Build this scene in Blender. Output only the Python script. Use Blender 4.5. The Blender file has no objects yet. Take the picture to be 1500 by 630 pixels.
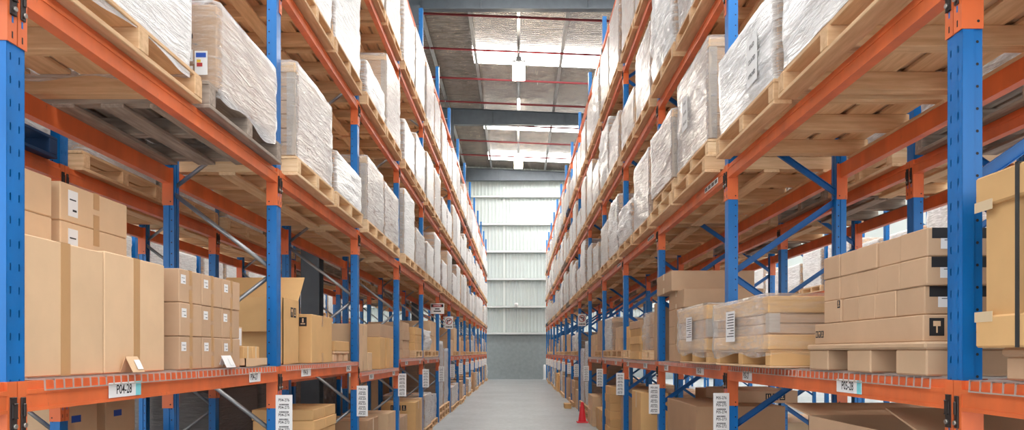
import bpy, bmesh, math, random
from mathutils import Vector, Matrix, noise
PI = math.pi
SC = bpy.context.scene
COL = SC.collection
F_PX, CZ = 1132.0, 1.446
RND = random.Random(7)

# ------------------------------------------------------------------ materials
def lin(c):
    return tuple(((v / 255.0) / 12.92 if v / 255.0 <= .04045 else ((v / 255.0 + .055) / 1.055) ** 2.4) for v in c) + (1.0,)

def new_mat(name):
    m = bpy.data.materials.new(name); m.use_nodes = True
    nt = m.node_tree; nt.nodes.clear()
    out = nt.nodes.new('ShaderNodeOutputMaterial')
    b = nt.nodes.new('ShaderNodeBsdfPrincipled')
    nt.links.new(b.outputs[0], out.inputs[0])
    return m, nt, b, out

def N(nt, kind, **kw):
    n = nt.nodes.new(kind)
    for k, v in kw.items(): setattr(n, k, v)
    return n

def coords(nt, scale=(1, 1, 1), rot=(0, 0, 0), kind='Object'):
    tc = N(nt, 'ShaderNodeTexCoord'); mp = N(nt, 'ShaderNodeMapping')
    mp.inputs['Scale'].default_value = scale; mp.inputs['Rotation'].default_value = rot
    nt.links.new(tc.outputs[kind], mp.inputs[0])
    return mp.outputs[0]

def offset_by_object(nt, vec):
    oi = N(nt, 'ShaderNodeObjectInfo'); mu = N(nt, 'ShaderNodeMath', operation='MULTIPLY'); mu.inputs[1].default_value = 37.0
    nt.links.new(oi.outputs['Random'], mu.inputs[0])
    ad = N(nt, 'ShaderNodeVectorMath', operation='ADD')
    nt.links.new(vec, ad.inputs[0]); nt.links.new(mu.outputs[0], ad.inputs[1])
    return ad.outputs[0], oi.outputs['Random']

def noise_tex(nt, vec, scale, detail=3, rough=.55, dist=0):
    n = N(nt, 'ShaderNodeTexNoise'); n.inputs['Scale'].default_value = scale
    n.inputs['Detail'].default_value = detail; n.inputs['Roughness'].default_value = rough
    n.inputs['Distortion'].default_value = dist
    nt.links.new(vec, n.inputs['Vector']); return n.outputs[0]

def ramp(nt, fac, stops):
    r = N(nt, 'ShaderNodeValToRGB'); e = r.color_ramp.elements
    e[0].position, e[0].color = stops[0]; e[1].position, e[1].color = stops[-1]
    for p, c in stops[1:-1]:
        x = e.new(p); x.color = c
    nt.links.new(fac, r.inputs[0]); return r.outputs[0]

def bump(nt, b, h, strength=.3, dist=.01):
    bp = N(nt, 'ShaderNodeBump'); bp.inputs['Strength'].default_value = strength
    bp.inputs['Distance'].default_value = dist
    nt.links.new(h, bp.inputs['Height']); nt.links.new(bp.outputs[0], b.inputs['Normal'])

def plain(name, rgb, rough=.6, metal=0.0, var=0.0):
    m, nt, b, o = new_mat(name)
    b.inputs['Base Color'].default_value = lin(rgb); b.inputs['Roughness'].default_value = rough
    b.inputs['Metallic'].default_value = metal
    if var:
        v = noise_tex(nt, coords(nt), 6, 3)
        c = ramp(nt, v, [(.25, lin([x * (1 - var) for x in rgb])), (.75, lin([min(255, x * (1 + var)) for x in rgb]))])
        nt.links.new(c, b.inputs['Base Color'])
    return m

def paint(name, rgb, rough=.36, scuff=(120, 110, 105)):
    m, nt, b, o = new_mat(name)
    v, r = offset_by_object(nt, coords(nt, (1, 1, .35)))
    a = noise_tex(nt, v, 5, 4)
    base = ramp(nt, a, [(.3, lin([x * .9 for x in rgb])), (.7, lin([min(255, x * 1.06) for x in rgb]))])
    s = ramp(nt, noise_tex(nt, v, 26, 5, .7), [(.66, (0, 0, 0, 1)), (.74, (1, 1, 1, 1))])
    mx = N(nt, 'ShaderNodeMixRGB'); nt.links.new(s, mx.inputs[0]); nt.links.new(base, mx.inputs[1])
    mx.inputs[2].default_value = lin([(x + y) / 2 for x, y in zip(rgb, scuff)])
    nt.links.new(mx.outputs[0], b.inputs['Base Color'])
    b.inputs['Roughness'].default_value = rough
    return m

def wood(name, dark, light, rough=.75, sc=(14, 1.2, 14)):
    m, nt, b, o = new_mat(name)
    v, r = offset_by_object(nt, coords(nt, sc))
    g = noise_tex(nt, v, 2.6, 5, .6, .25)
    c = ramp(nt, g, [(.28, lin(dark)), (.5, lin([(x + y) / 2 for x, y in zip(dark, light)])), (.7, lin(light))])
    v2 = coords(nt, (1, 1, 1)); br = noise_tex(nt, offset_by_object(nt, v2)[0], 1.7, 2)
    hs = N(nt, 'ShaderNodeHueSaturation')
    ma = N(nt, 'ShaderNodeMapRange'); ma.inputs[3].default_value = .88; ma.inputs[4].default_value = 1.1
    nt.links.new(br, ma.inputs[0]); nt.links.new(ma.outputs[0], hs.inputs['Value']); nt.links.new(c, hs.inputs['Color'])
    nt.links.new(hs.outputs[0], b.inputs['Base Color']); b.inputs['Roughness'].default_value = rough
    bump(nt, b, g, .15, .004)
    return m

def card(name, rgb, spread=.07):
    m, nt, b, o = new_mat(name)
    v, r = offset_by_object(nt, coords(nt))
    g = noise_tex(nt, v, 3.0, 4, .6)
    c = ramp(nt, g, [(.25, lin([x * .955 for x in rgb])), (.75, lin([min(255, x * 1.03) for x in rgb]))])
    hs = N(nt, 'ShaderNodeHueSaturation')
    ma = N(nt, 'ShaderNodeMapRange'); ma.inputs[3].default_value = 1 - spread; ma.inputs[4].default_value = 1 + spread
    nt.links.new(r, ma.inputs[0]); nt.links.new(ma.outputs[0], hs.inputs['Value']); nt.links.new(c, hs.inputs['Color'])
    nt.links.new(hs.outputs[0], b.inputs['Base Color']); b.inputs['Roughness'].default_value = .72
    fl = noise_tex(nt, coords(nt, (1, 1, 60)), 3, 2); bump(nt, b, fl, .05, .003)
    return m

def film_mat(name, rgb, base_op, gain, rough=.2, power=1.7):
    m, nt, b, o = new_mat(name)
    v, r = offset_by_object(nt, coords(nt, (3, 3, 26), (.2, .16, 0)))
    st = noise_tex(nt, v, 1.6, 5, .65, .9)
    v2, _ = offset_by_object(nt, coords(nt, (1, 1, 1)))
    bl = noise_tex(nt, v2, 2.6, 3, .5, .4)
    b.inputs['Base Color'].default_value = lin(rgb); b.inputs['Roughness'].default_value = rough
    b.inputs['Specular IOR Level'].default_value = .7
    bump(nt, b, st, .9, .035)
    lw = N(nt, 'ShaderNodeLayerWeight'); lw.inputs['Blend'].default_value = .5
    s1 = ramp(nt, st, [(.44, (0, 0, 0, 1)), (.64, (1, 1, 1, 1))])
    s2 = ramp(nt, bl, [(.3, (0, 0, 0, 1)), (.75, (1, 1, 1, 1))])
    a = N(nt, 'ShaderNodeMath', operation='MULTIPLY_ADD'); nt.links.new(s1, a.inputs[0]); a.inputs[1].default_value = .24 * gain; a.inputs[2].default_value = base_op
    c = N(nt, 'ShaderNodeMath', operation='MULTIPLY_ADD'); nt.links.new(s2, c.inputs[0]); c.inputs[1].default_value = .10 * gain; nt.links.new(a.outputs[0], c.inputs[2])
    d = N(nt, 'ShaderNodeMath', operation='MULTIPLY_ADD', use_clamp=True); pw = N(nt, 'ShaderNodeMath', operation='POWER'); pw.inputs[1].default_value = power; nt.links.new(lw.outputs['Facing'], pw.inputs[0]); nt.links.new(pw.outputs[0], d.inputs[0]); d.inputs[1].default_value = .85 * gain; nt.links.new(c.outputs[0], d.inputs[2])
    tr = N(nt, 'ShaderNodeBsdfTransparent'); mx = N(nt, 'ShaderNodeMixShader')
    nt.links.new(d.outputs[0], mx.inputs[0]); nt.links.new(tr.outputs[0], mx.inputs[1]); nt.links.new(b.outputs[0], mx.inputs[2])
    nt.links.new(mx.outputs[0], o.inputs[0])
    return m

def emit(name, rgb, s):
    m = bpy.data.materials.new(name); m.use_nodes = True; nt = m.node_tree; nt.nodes.clear()
    o = nt.nodes.new('ShaderNodeOutputMaterial'); e = nt.nodes.new('ShaderNodeEmission')
    e.inputs[0].default_value = lin(rgb); e.inputs[1].default_value = s
    nt.links.new(e.outputs[0], o.inputs[0]); return m

def floor_mat():
    m, nt, b, o = new_mat('polished_concrete')
    v = coords(nt)
    a = noise_tex(nt, v, .7, 6, .65); a2 = noise_tex(nt, v, 9, 4, .6)
    c = ramp(nt, a, [(.3, lin((158, 163, 166))), (.7, lin((182, 187, 190)))])
    c2 = ramp(nt, a2, [(.3, lin((205, 205, 205))), (.7, lin((255, 255, 255)))])
    mx = N(nt, 'ShaderNodeMixRGB', blend_type='MULTIPLY'); mx.inputs[0].default_value = .7
    nt.links.new(c, mx.inputs[1]); nt.links.new(c2, mx.inputs[2]); nt.links.new(mx.outputs[0], b.inputs['Base Color'])
    b.inputs['Roughness'].default_value = .42
    bump(nt, b, a2, .05, .004); return m

def foil_mat():
    m, nt, b, o = new_mat('foil_insulation')
    v = coords(nt, (.8, 2.6, 1))
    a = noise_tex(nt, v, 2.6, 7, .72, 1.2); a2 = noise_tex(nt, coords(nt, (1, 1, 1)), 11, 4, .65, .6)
    w = N(nt, 'ShaderNodeTexWave', bands_direction='Y'); w.inputs['Scale'].default_value = 2.2; w.inputs['Distortion'].default_value = 3.0
    w.inputs['Detail'].default_value = 3; nt.links.new(coords(nt, (1, 1, 1)), w.inputs[0])
    ad = N(nt, 'ShaderNodeMath', operation='MULTIPLY_ADD'); nt.links.new(w.outputs[1], ad.inputs[0]); ad.inputs[1].default_value = .35; nt.links.new(a, ad.inputs[2])
    ae = N(nt, 'ShaderNodeMath', operation='MULTIPLY_ADD'); nt.links.new(a2, ae.inputs[0]); ae.inputs[1].default_value = .45; nt.links.new(ad.outputs[0], ae.inputs[2])
    c = ramp(nt, a, [(.3, lin((92, 84, 78))), (.7, lin((196, 184, 172)))])  # crinkle highlights and their darker shade are put into the base colour
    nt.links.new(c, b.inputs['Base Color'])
    b.inputs['Metallic'].default_value = .9; b.inputs['Roughness'].default_value = .2
    bump(nt, b, ae.outputs[0], 1.0, .12); return m

def corrugated(name, rgb, axis_scale):
    m, nt, b, o = new_mat(name)
    b.inputs['Base Color'].default_value = lin(rgb); b.inputs['Roughness'].default_value = .45
    return m

BLUE = paint('blue_powder_coat', (0, 110, 186), .33, (60, 120, 170))
BLUE_DARK = paint('blue_enamel_brace', (6, 98, 168), .4, (50, 100, 150))
ORANGE = paint('orange_powder_coat', (222, 110, 60), .38, (130, 90, 80))
GALV = plain('galvanised_steel', (168, 170, 172), .38, .75, .1)
WIRE = plain('zinc_wire', (196, 192, 186), .4, .5)
DARKSTEEL = plain('dark_lock_steel', (62, 54, 52), .5, .4)
ZINC_BOLT = plain('zinc_bolt', (170, 165, 158), .35, .8)
SLATE = plain('slate_steel_paint', (86, 94, 102), .5, 0, .05)
PURLIN = plain('zinc_purlin', (150, 150, 150), .45, .3, .06)
SPRINK = plain('maroon_pipe_paint', (124, 36, 44), .5)
PINE = wood('pine_pallet_wood', (202, 160, 118), (232, 196, 154))
PINE_PALE = wood('pale_pallet_wood', (214, 174, 130), (240, 210, 170))
GREYWOOD = wood('weathered_pallet_wood', (128, 114, 104), (182, 166, 150))
CROSS = {m.name: wood(m.name + '_cross_grain', d_, l_, .75, (1.2, 14, 14)) for m, d_, l_ in ((PINE, (198, 156, 114), (228, 192, 150)), (PINE_PALE, (212, 172, 128), (238, 208, 168)), (GREYWOOD, (128, 114, 104), (182, 166, 150)))}
CARD = card('kraft_cardboard', (198, 164, 132))
CARD_LT = card('light_kraft_cardboard', (222, 188, 150), .04)
CARD_OR = card('yellow_kraft_cardboard', (218, 174, 118))
CARD_DK = card('brown_cardboard', (180, 142, 108))
CARD_GREY = card('paper_pallet_board', (196, 164, 132), .04)
BOARD_EDGE = plain('grey_corner_board', (186, 172, 158), .7, 0, .05)
TAPE = plain('brown_packing_tape', (196, 154, 108), .3)
TAPE_CLR = plain('pale_packing_tape', (214, 192, 158), .3)
PAPER = plain('white_label_paper', (236, 236, 236), .55)
CYAN = plain('cyan_marker_tape', (130, 214, 222), .5)
INK_SHADE = plain('black_ink_and_shade', (28, 28, 32), .6)  # print ink, and painted shade for bolt holes, slots and the hand hole
INK_BLUE = plain('blue_ink', (40, 84, 180), .6)
INK_RED = plain('red_ink', (184, 60, 60), .6)
YELLOW = plain('yellow_print', (232, 196, 70), .6)
STRAP = plain('black_strap', (48, 52, 54), .45)
FILM = film_mat('stretch_film', (236, 236, 238), .05, .86, .15, 1.5)
FILM_GLARE = film_mat('glare_stretch_film', (252, 252, 252), .07, 1.4, .2, 1.2)  # whiter film copy: glare on the bright aisle faces put into its colour
FILM_CLEAR = film_mat('clear_stretch_film', (246, 244, 242), .03, .5, .13, 1.6)
FILM_BLACK = film_mat('black_stretch_film', (128, 122, 120), .8, .6, .25)
CONE_RED = plain('red_cone_plastic', (236, 52, 66), .45)
WHITE_PL = plain('white_plastic', (232, 232, 232), .4)
BLUE_PL = plain('dark_blue_plastic', (20, 56, 96), .5)
DARK_PL = plain('dark_plastic', (60, 62, 70), .5)
WALL_MT = plain('pale_metal_cladding', (190, 198, 196), .5)
GIRT = plain('pale_girt_steel', (214, 218, 216), .45)
CONC = plain('precast_concrete', (132, 140, 142), .7, 0, .05)
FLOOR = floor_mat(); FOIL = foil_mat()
SKYL = emit('translucent_skylight', (255, 253, 250), 14.0)
LAMP = emit('lamp_diffuser', (255, 244, 222), 60.0)

# ------------------------------------------------------------------ mesh builder
class MB:
    def __init__(s): s.v = []; s.f = []; s.m = []; s.sm = []
    def poly(s, pts, mi=0, smooth=False):
        n = len(s.v); s.v += [tuple(p) for p in pts]; s.f.append(tuple(range(n, n + len(pts)))); s.m.append(mi); s.sm.append(smooth)
    def box(s, a, b, mi=0):
        x0, x1 = sorted((a[0], b[0])); y0, y1 = sorted((a[1], b[1])); z0, z1 = sorted((a[2], b[2]))
        n = len(s.v)
        s.v += [(x0, y0, z0), (x1, y0, z0), (x1, y1, z0), (x0, y1, z0), (x0, y0, z1), (x1, y0, z1), (x1, y1, z1), (x0, y1, z1)]
        for q in ((0, 3, 2, 1), (4, 5, 6, 7), (0, 1, 5, 4), (1, 2, 6, 5), (2, 3, 7, 6), (3, 0, 4, 7)):
            s.f.append(tuple(n + i for i in q)); s.m.append(mi); s.sm.append(False)
        return s
    def cbox(s, a, b, c=.004, mi=0):
        """box with chamfered edges"""
        bm = bmesh.new(); bmesh.ops.create_cube(bm, size=1)
        for v in bm.verts:
            v.co = Vector((a[i] + (v.co[i] + .5) * (b[i] - a[i]) for i in range(3)))
        bmesh.ops.bevel(bm, geom=list(bm.edges), offset=c, segments=1, affect='EDGES')
        n = len(s.v); bm.verts.index_update()
        s.v += [tuple(v.co) for v in bm.verts]
        for f in bm.faces: s.f.append(tuple(n + v.index for v in f.verts)); s.m.append(mi); s.sm.append(False)
        bm.free(); return s
    def bar(s, p, q, w, h, mi=0, up=(0, 0, 1)):
        p, q = Vector(p), Vector(q); d = (q - p).normalized(); u = Vector(up)
        if abs(d.dot(u)) > .98: u = Vector((1, 0, 0))
        r = d.cross(u).normalized(); u = r.cross(d)
        n = len(s.v)
        for e in (p, q):
            for a, b in ((-1, -1), (1, -1), (1, 1), (-1, 1)): s.v.append(tuple(e + r * a * w / 2 + u * b * h / 2))
        for qd in ((0, 3, 2, 1), (4, 5, 6, 7), (0, 1, 5, 4), (1, 2, 6, 5), (2, 3, 7, 6), (3, 0, 4, 7)):
            s.f.append(tuple(n + i for i in qd)); s.m.append(mi); s.sm.append(False)
        return s
    def tube(s, pts, r, k=8, mi=0, r2=None):
        pts = [Vector(p) for p in pts]; rings = []
        for i, p in enumerate(pts):
            d = (pts[min(i + 1, len(pts) - 1)] - pts[max(i - 1, 0)]).normalized()
            u = Vector((0, 0, 1)) if abs(d.z) < .95 else Vector((1, 0, 0))
            a = d.cross(u).normalized(); b = a.cross(d); n = len(s.v)
            rr = r if r2 is None else r + (r2 - r) * i / (len(pts) - 1)
            for j in range(k):
                t = 2 * PI * j / k; s.v.append(tuple(p + a * rr * math.cos(t) + b * rr * math.sin(t)))
            rings.append(n)
        for n0, n1 in zip(rings, rings[1:]):
            for j in range(k):
                s.f.append((n0 + j, n0 + (j + 1) % k, n1 + (j + 1) % k, n1 + j)); s.m.append(mi); s.sm.append(True)
        s.f.append(tuple(rings[0] + j for j in reversed(range(k)))); s.m.append(mi); s.sm.append(False)
        s.f.append(tuple(rings[-1] + j for j in range(k))); s.m.append(mi); s.sm.append(False)
        return s
    def lathe(s, prof, k=20, mi=0, c=(0, 0)):
        rings = []
        for r, z in prof:
            n = len(s.v)
            for j in range(k): s.v.append((c[0] + r * math.cos(2 * PI * j / k), c[1] + r * math.sin(2 * PI * j / k), z))
            rings.append(n)
        for n0, n1 in zip(rings, rings[1:]):
            for j in range(k):
                s.f.append((n0 + j, n0 + (j + 1) % k, n1 + (j + 1) % k, n1 + j)); s.m.append(mi); s.sm.append(True)
        s.f.append(tuple(rings[0] + j for j in reversed(range(k)))); s.m.append(mi); s.sm.append(False)
        s.f.append(tuple(rings[-1] + j for j in range(k))); s.m.append(mi); s.sm.append(False)
        return s
    def mesh(s, name, mats):
        me = bpy.data.meshes.new(name); me.from_pydata(s.v, [], s.f); me.update()
        for m in (mats if isinstance(mats, (list, tuple)) else [mats]): me.materials.append(m)
        me.polygons.foreach_set('material_index', s.m); me.polygons.foreach_set('use_smooth', s.sm)
        return me

CACHE = {}
def cached(key, fn):
    if key not in CACHE: CACHE[key] = fn()
    return CACHE[key]

def part(name, me, parent=None, loc=(0, 0, 0), rot=(0, 0, 0)):
    o = bpy.data.objects.new(name, me); COL.objects.link(o)
    o.location = loc; o.rotation_euler = rot
    if parent is not None: o.parent = parent
    return o

LABELS = {}
def tag(o, label, cat, group=None):
    k = LABELS.get(label, 0); LABELS[label] = k + 1
    o['label'] = label; o['category'] = cat
    if group: o['group'] = group
    return o

def thing(name, label, cat, loc=(0, 0, 0), rz=0.0, group=None):
    o = bpy.data.objects.new(name, None); COL.objects.link(o)
    o.location = loc; o.rotation_euler = (0, 0, rz); o.empty_display_size = .1
    return tag(o, label, cat, group)

def struct(name, me, parent=None, loc=(0, 0, 0)):
    o = part(name, me, parent, loc)
    if parent is None: o['kind'] = 'structure'
    return o

def copy_tree(o, parent=None):
    c = o.copy(); COL.objects.link(c)
    if parent is not None: c.parent = parent
    for ch in o.children: copy_tree(ch, c)
    return c

def text_mesh(txt, size, mat, squeeze=1.0):
    def mk():
        cu = bpy.data.curves.new('lettering', 'FONT'); cu.body = txt; cu.size = size
        cu.align_x = 'CENTER'; cu.align_y = 'CENTER'; cu.extrude = 0.0; cu.resolution_u = 3
        cu.offset = size * .012
        ob = bpy.data.objects.new('lettering', cu); COL.objects.link(ob)
        bpy.context.view_layer.update()
        me = bpy.data.meshes.new_from_object(ob.evaluated_get(bpy.context.evaluated_depsgraph_get()))
        bpy.data.objects.remove(ob); bpy.data.curves.remove(cu)
        me.transform(Matrix.Diagonal((squeeze, 1, 1, 1)))
        me.materials.clear(); me.materials.append(mat); return me
    return cached(('txt', txt, size, mat.name, squeeze), mk)

ORD = ['first', 'second', 'third', 'fourth', 'fifth', 'sixth', 'seventh', 'eighth', 'ninth', 'tenth', 'eleventh', 'twelfth', 'thirteenth', 'fourteenth', 'fifteenth', 'sixteenth']
RACK = {-1: 'P04 rack', 1: 'P05 rack'}
FACE_RZ = {1: 0.0, -1: PI}           # local -x is the aisle face
A = {-1: 1.628, 1: 1.49}
DEPTH = {-1: .765, 1: .835}
YK = {-1: [2.551, 5.308, 7.93], 1: [2.68, 5.56, 8.25]}
for s in (-1, 1):
    YK[s] = [YK[s][0] - 2.72] + YK[s]
    last = YK[s][-1]
    YK[s] += [last + 2.7 * k for k in range(1, 13)]
def yk(s, k): return YK[s][k + 1]     # far edge of upright k
PW = .092
LV = {-1: [1.35, 2.69, 4.01, 5.38, 6.68], 1: [1.35, 2.78, 4.11, 5.47, 6.85]}
NB = 14

# ------------------------------------------------------------------ racking
def post_mesh(H, first_hole=.06, detail=True):
    """open C upright: aisle face at x=0 (towards -x), flanges towards +x; centred in y"""
    mb = MB(); w, D, t = PW, .07, .0025
    y = lambda f: -w / 2 + f * w
    cols = [0, .26, .33, .74, .81, 1]
    zs = [0.0]; z = first_hole
    while z < H - .08:
        zs += [z, z + .024]; z += .075
    zs.append(H)
    if not detail:
        mb.box((0, -w / 2, 0), (t, w / 2, H))
    else:
        for i in range(len(zs) - 1):
            hole = (i % 2 == 1)
            for j in range(5):
                if hole and j in (1, 3): continue
                mb.poly([(0, y(cols[j + 1]), zs[i]), (0, y(cols[j]), zs[i]), (0, y(cols[j]), zs[i + 1]), (0, y(cols[j + 1]), zs[i + 1])])
        # inner skin strips beside the slots give the sheet its thickness
        for j in (0, 2, 4):
            mb.poly([(t, y(cols[j]), 0), (t, y(cols[j + 1]), 0), (t, y(cols[j + 1]), H), (t, y(cols[j]), H)])
    for sg in (-1, 1):
        yo = sg * w / 2; yi = sg * (w / 2 - .007)
        mb.box((0, yo, 0), (.036, yo - sg * t, H))
        mb.box((.036, yo, 0), (.0385, yi - sg * t, H))
        mb.box((.0385, yi, 0), (D, yi - sg * t, H))
        mb.box((D - t, yi, 0), (D, yi - sg * .034, H))  # return lips widened to block light, so the slots look dark inside
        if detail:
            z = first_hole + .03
            while z < H - .05:          # flat dark hexagons painting the shade of bolt holes down the flange
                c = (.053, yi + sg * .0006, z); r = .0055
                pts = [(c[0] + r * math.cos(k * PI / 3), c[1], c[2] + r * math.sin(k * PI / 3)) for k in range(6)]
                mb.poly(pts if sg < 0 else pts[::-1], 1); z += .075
    return mb.mesh('post', [BLUE, INK_SHADE])

def frame_tree(s, H, braced_detail=True, depth=None):
    D = depth or DEPTH[s]
    def lib():
        d = {}
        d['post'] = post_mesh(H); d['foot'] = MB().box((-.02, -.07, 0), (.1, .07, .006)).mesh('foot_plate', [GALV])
        zs_f = [.9 + 1.1 * k for k in range(6)]; zs_r = [.35 + 1.1 * k for k in range(7)]
        bars = []
        seq = sorted([(z, 'f') for z in zs_f] + [(z, 'r') for z in zs_r])
        for (z0, a), (z1, b) in zip(seq, seq[1:]):
            xa = .05 if a == 'f' else D - .05; xb = .05 if b == 'f' else D - .05
            mb = MB(); o = .014 if a == 'f' else -.014
            if s < 0: mb.tube([(xa, o, z0 + .02), (xb, o, z1 - .02)], .015, 8); m = GALV
            else:
                p, q = Vector((xa, o, z0 + .02)), Vector((xb, o, z1 - .02))
                mb.bar(p, q, .003, .042, 0, (0, 0, 1)); dn = (q - p).normalized(); nv = Vector((-dn.z, 0, dn.x))
                for e in (-1, 1): mb.bar(p + nv * e * .02 + Vector((0, -.01, 0)), q + nv * e * .02 + Vector((0, -.01, 0)), .02, .003, 0, nv)
                m = BLUE_DARK
            bars.append(mb.mesh('brace', [m]))
        mb = MB()
        if s < 0: mb.tube([(.05, 0, H - .25), (D - .05, 0, H - .25)], .015, 8)
        else: mb.bar((.05, 0, H - .25), (D - .05, 0, H - .25), .02, .042)
        bars.append(mb.mesh('brace', [GALV if s < 0 else BLUE_DARK]))
        d['bars'] = bars; return d
    L = cached(('frame', s, H, D), lib)
    return L, D

def make_frame(s, x, y, H, label, group=None):
    L, D = frame_tree(s, H)
    t = thing('rack_upright_frame', label, 'rack frame', (s * x, y - PW / 2, 0), FACE_RZ[s], group)
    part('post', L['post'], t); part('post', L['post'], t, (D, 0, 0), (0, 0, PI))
    for fx in (0, D - .08): part('foot_plate', L['foot'], t, (fx, 0, 0))
    for b in L['bars']: part('brace', b, t)
    return t

def beam_meshes(L, h, conn_h):
    def mk():
        d = {}
        mb = MB(); y = L / 2 - .004
        # stepped box section, front face flush with the connectors
        mb.box((-.004, -y, -h), (.045, y, -.028)); mb.box((.006, -y, -.028), (.045, y, 0))
        mb.box((-.007, -y, -h), (-.004, y, -h + .012)); mb.box((-.007, -y, -.042), (-.004, y, -.028))
        d['rail'] = mb.mesh('rail', [ORANGE])
        for sg in (-1, 1):
            mb = MB(); e = sg * L / 2
            mb.box((-.006, e, -conn_h), (-.001, e + sg * .043, .002))
            mb.box((-.006, e - sg * .004, -conn_h), (.068, e, .002))
            for zz in (-.235, -.085):                                        # dark patches painting the shade of teardrop slots at the hooks
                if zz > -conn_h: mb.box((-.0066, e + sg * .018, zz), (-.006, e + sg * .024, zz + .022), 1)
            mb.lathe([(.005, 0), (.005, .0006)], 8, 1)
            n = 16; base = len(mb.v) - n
            for i in range(base, len(mb.v)):                                  # dark disc painting the shade of a bolt hole on the side leg
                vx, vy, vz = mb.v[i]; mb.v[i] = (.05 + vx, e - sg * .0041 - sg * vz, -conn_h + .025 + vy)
            d[('conn', sg)] = mb.mesh('connector', [ORANGE, INK_SHADE])
            mb = MB()
            mb.cbox((-.012, e + sg * .009, -.16), (-.0065, e + sg * .033, -.05), .002)
            mb.cbox((-.018, e + sg * .014, -.115), (-.012, e + sg * .028, -.07), .003)
            mb.tube([(-.012, e + sg * .021, -.142), (-.02, e + sg * .021, -.142)], .008, 10, 1)
            mb.box((-.0066, e + sg * .018, -.185), (-.006, e + sg * .026, -.163), 2)
            d[('lock', sg)] = mb.mesh('safety_lock', [DARKSTEEL, ZINC_BOLT, BLUE])
        return d
    return cached(('beam', round(L, 3), h, conn_h), mk)

def beam_label(t, y, txt, cyan=False, w=.26, zc=-.055):
    mb = MB(); mb.box((-.009, -w / 2, -.03), (-.0072, w / 2, .03))
    if cyan: mb.box((-.0094, -w / 2, -.03), (-.009, -w / 2 + .045, .03), 1)
    o = part('location_label', cached(('lab', cyan, w), lambda: mb.mesh('location_label', [PAPER, CYAN])), t, (0, y, zc))
    o['label'] = 'white location sticker reading ' + txt
    part('lettering', text_mesh(txt, .054, INK_SHADE, .82), o, (-.0097, .02 if not cyan else .012, 0), (PI / 2, 0, -PI / 2))
    return o

def barcode_strip(t, y, zc=-.055, n=4):
    def mk():
        mb = MB(); mb.box((-.009, -.2, -.02), (-.0072, .2, .02))
        for i in range(n):
            c = -.15 + .1 * i
            for j in range(7): mb.box((-.0094, c - .035 + j * .011, -.013), (-.009, c - .035 + j * .011 + .007, .013), 1)
        return mb.mesh('barcode_strip', [PAPER, INK_SHADE])
    o = part('barcode_strip', cached(('bcs', n), mk), t, (0, y, zc)); o['label'] = 'white strip of small barcode stickers'

def make_beam(s, x, k, z, label, rear=False, conn_h=.26, h=.1, yoff=0.0, locks=True):
    y0, y1 = yk(s, k) + yoff, yk(s, k + 1) - PW + yoff
    L = y1 - y0; M = beam_meshes(L, h, conn_h)
    rz = FACE_RZ[s] + (PI if rear else 0)
    t = thing('rack_beam', label, 'rack beam', (s * x, (y0 + y1) / 2, z), rz); t['kind'] = 'thing'
    part('rail', M['rail'], t)
    for sg in (-1, 1):
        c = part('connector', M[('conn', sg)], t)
        if locks: part('safety_lock', M[('lock', sg)], c)
    return t

LEVEL_NAME = ['lowest beam level', 'second beam level', 'third beam level', 'fourth beam level', 'top beam level']
def bayname(k): return ORD[k] + ' bay' if k >= 0 else 'bay beside the viewpoint'
def visible_beam(s, lv, k):
    z = LV[s][lv]
    if k == -1: return lv <= 1
    yfar = yk(s, k + 1)
    return (z - CZ) / yfar * F_PX < 540
for s in (-1, 1):
    brace = 'grey-braced' if s < 0 else 'blue-braced'
    for k in range(0, NB + 1):
        make_frame(s, A[s], yk(s, k), 7.35, f'{brace} blue upright frame of the {RACK[s]}, {ORD[k]} along the aisle')
    make_frame(s, A[s], yk(s, -1), 7.35, f'blue upright frame of the {RACK[s]} just behind the viewpoint') if s > 0 else None
    for k in range(-1, NB):
        for lv in range(5):
            if not visible_beam(s, lv, k): continue
            if lv == 0 and k == 5: continue
            if lv == 4 and k < 3: continue
            z = LV[s][lv]
            if lv == 0 and k == 2 and s < 0: z = 1.235
            ch = .28 if lv == 0 else .25
            b = make_beam(s, A[s], k, z, f'orange aisle-side beam, {RACK[s]}, {LEVEL_NAME[lv]}, {bayname(k)}', conn_h=ch, locks=(k < 6))
            if lv == 0 and k <= 8:
                L = yk(s, k + 1) - PW - yk(s, k); pre = 'P04-' if s < 0 else 'P05-'
                n0 = 28 - 2 * k
                # local +y runs along world +y on the right rack, along -y on the left one
                near, far = L * .26, -L * .33
                if s > 0: near, far = -near, -far
                if k == -1: beam_label(b, .04 + 1.27 - .84, 'P05-29', False, .3, -.05) if s > 0 else None
                else:
                    beam_label(b, near if s < 0 else -L * .22, pre + str(n0), k == 0, .26)
                    beam_label(b, far, pre + str(n0 - 1), False, .2)
            if lv == 1 and s > 0 and 1 <= k <= 3: barcode_strip(b, -L * .36)
            if k < 9: make_beam(s, A[s] + DEPTH[s], k, z, f'orange rear beam, {RACK[s]}, {LEVEL_NAME[lv]}, {bayname(k)}', rear=True, conn_h=ch, locks=False)

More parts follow.
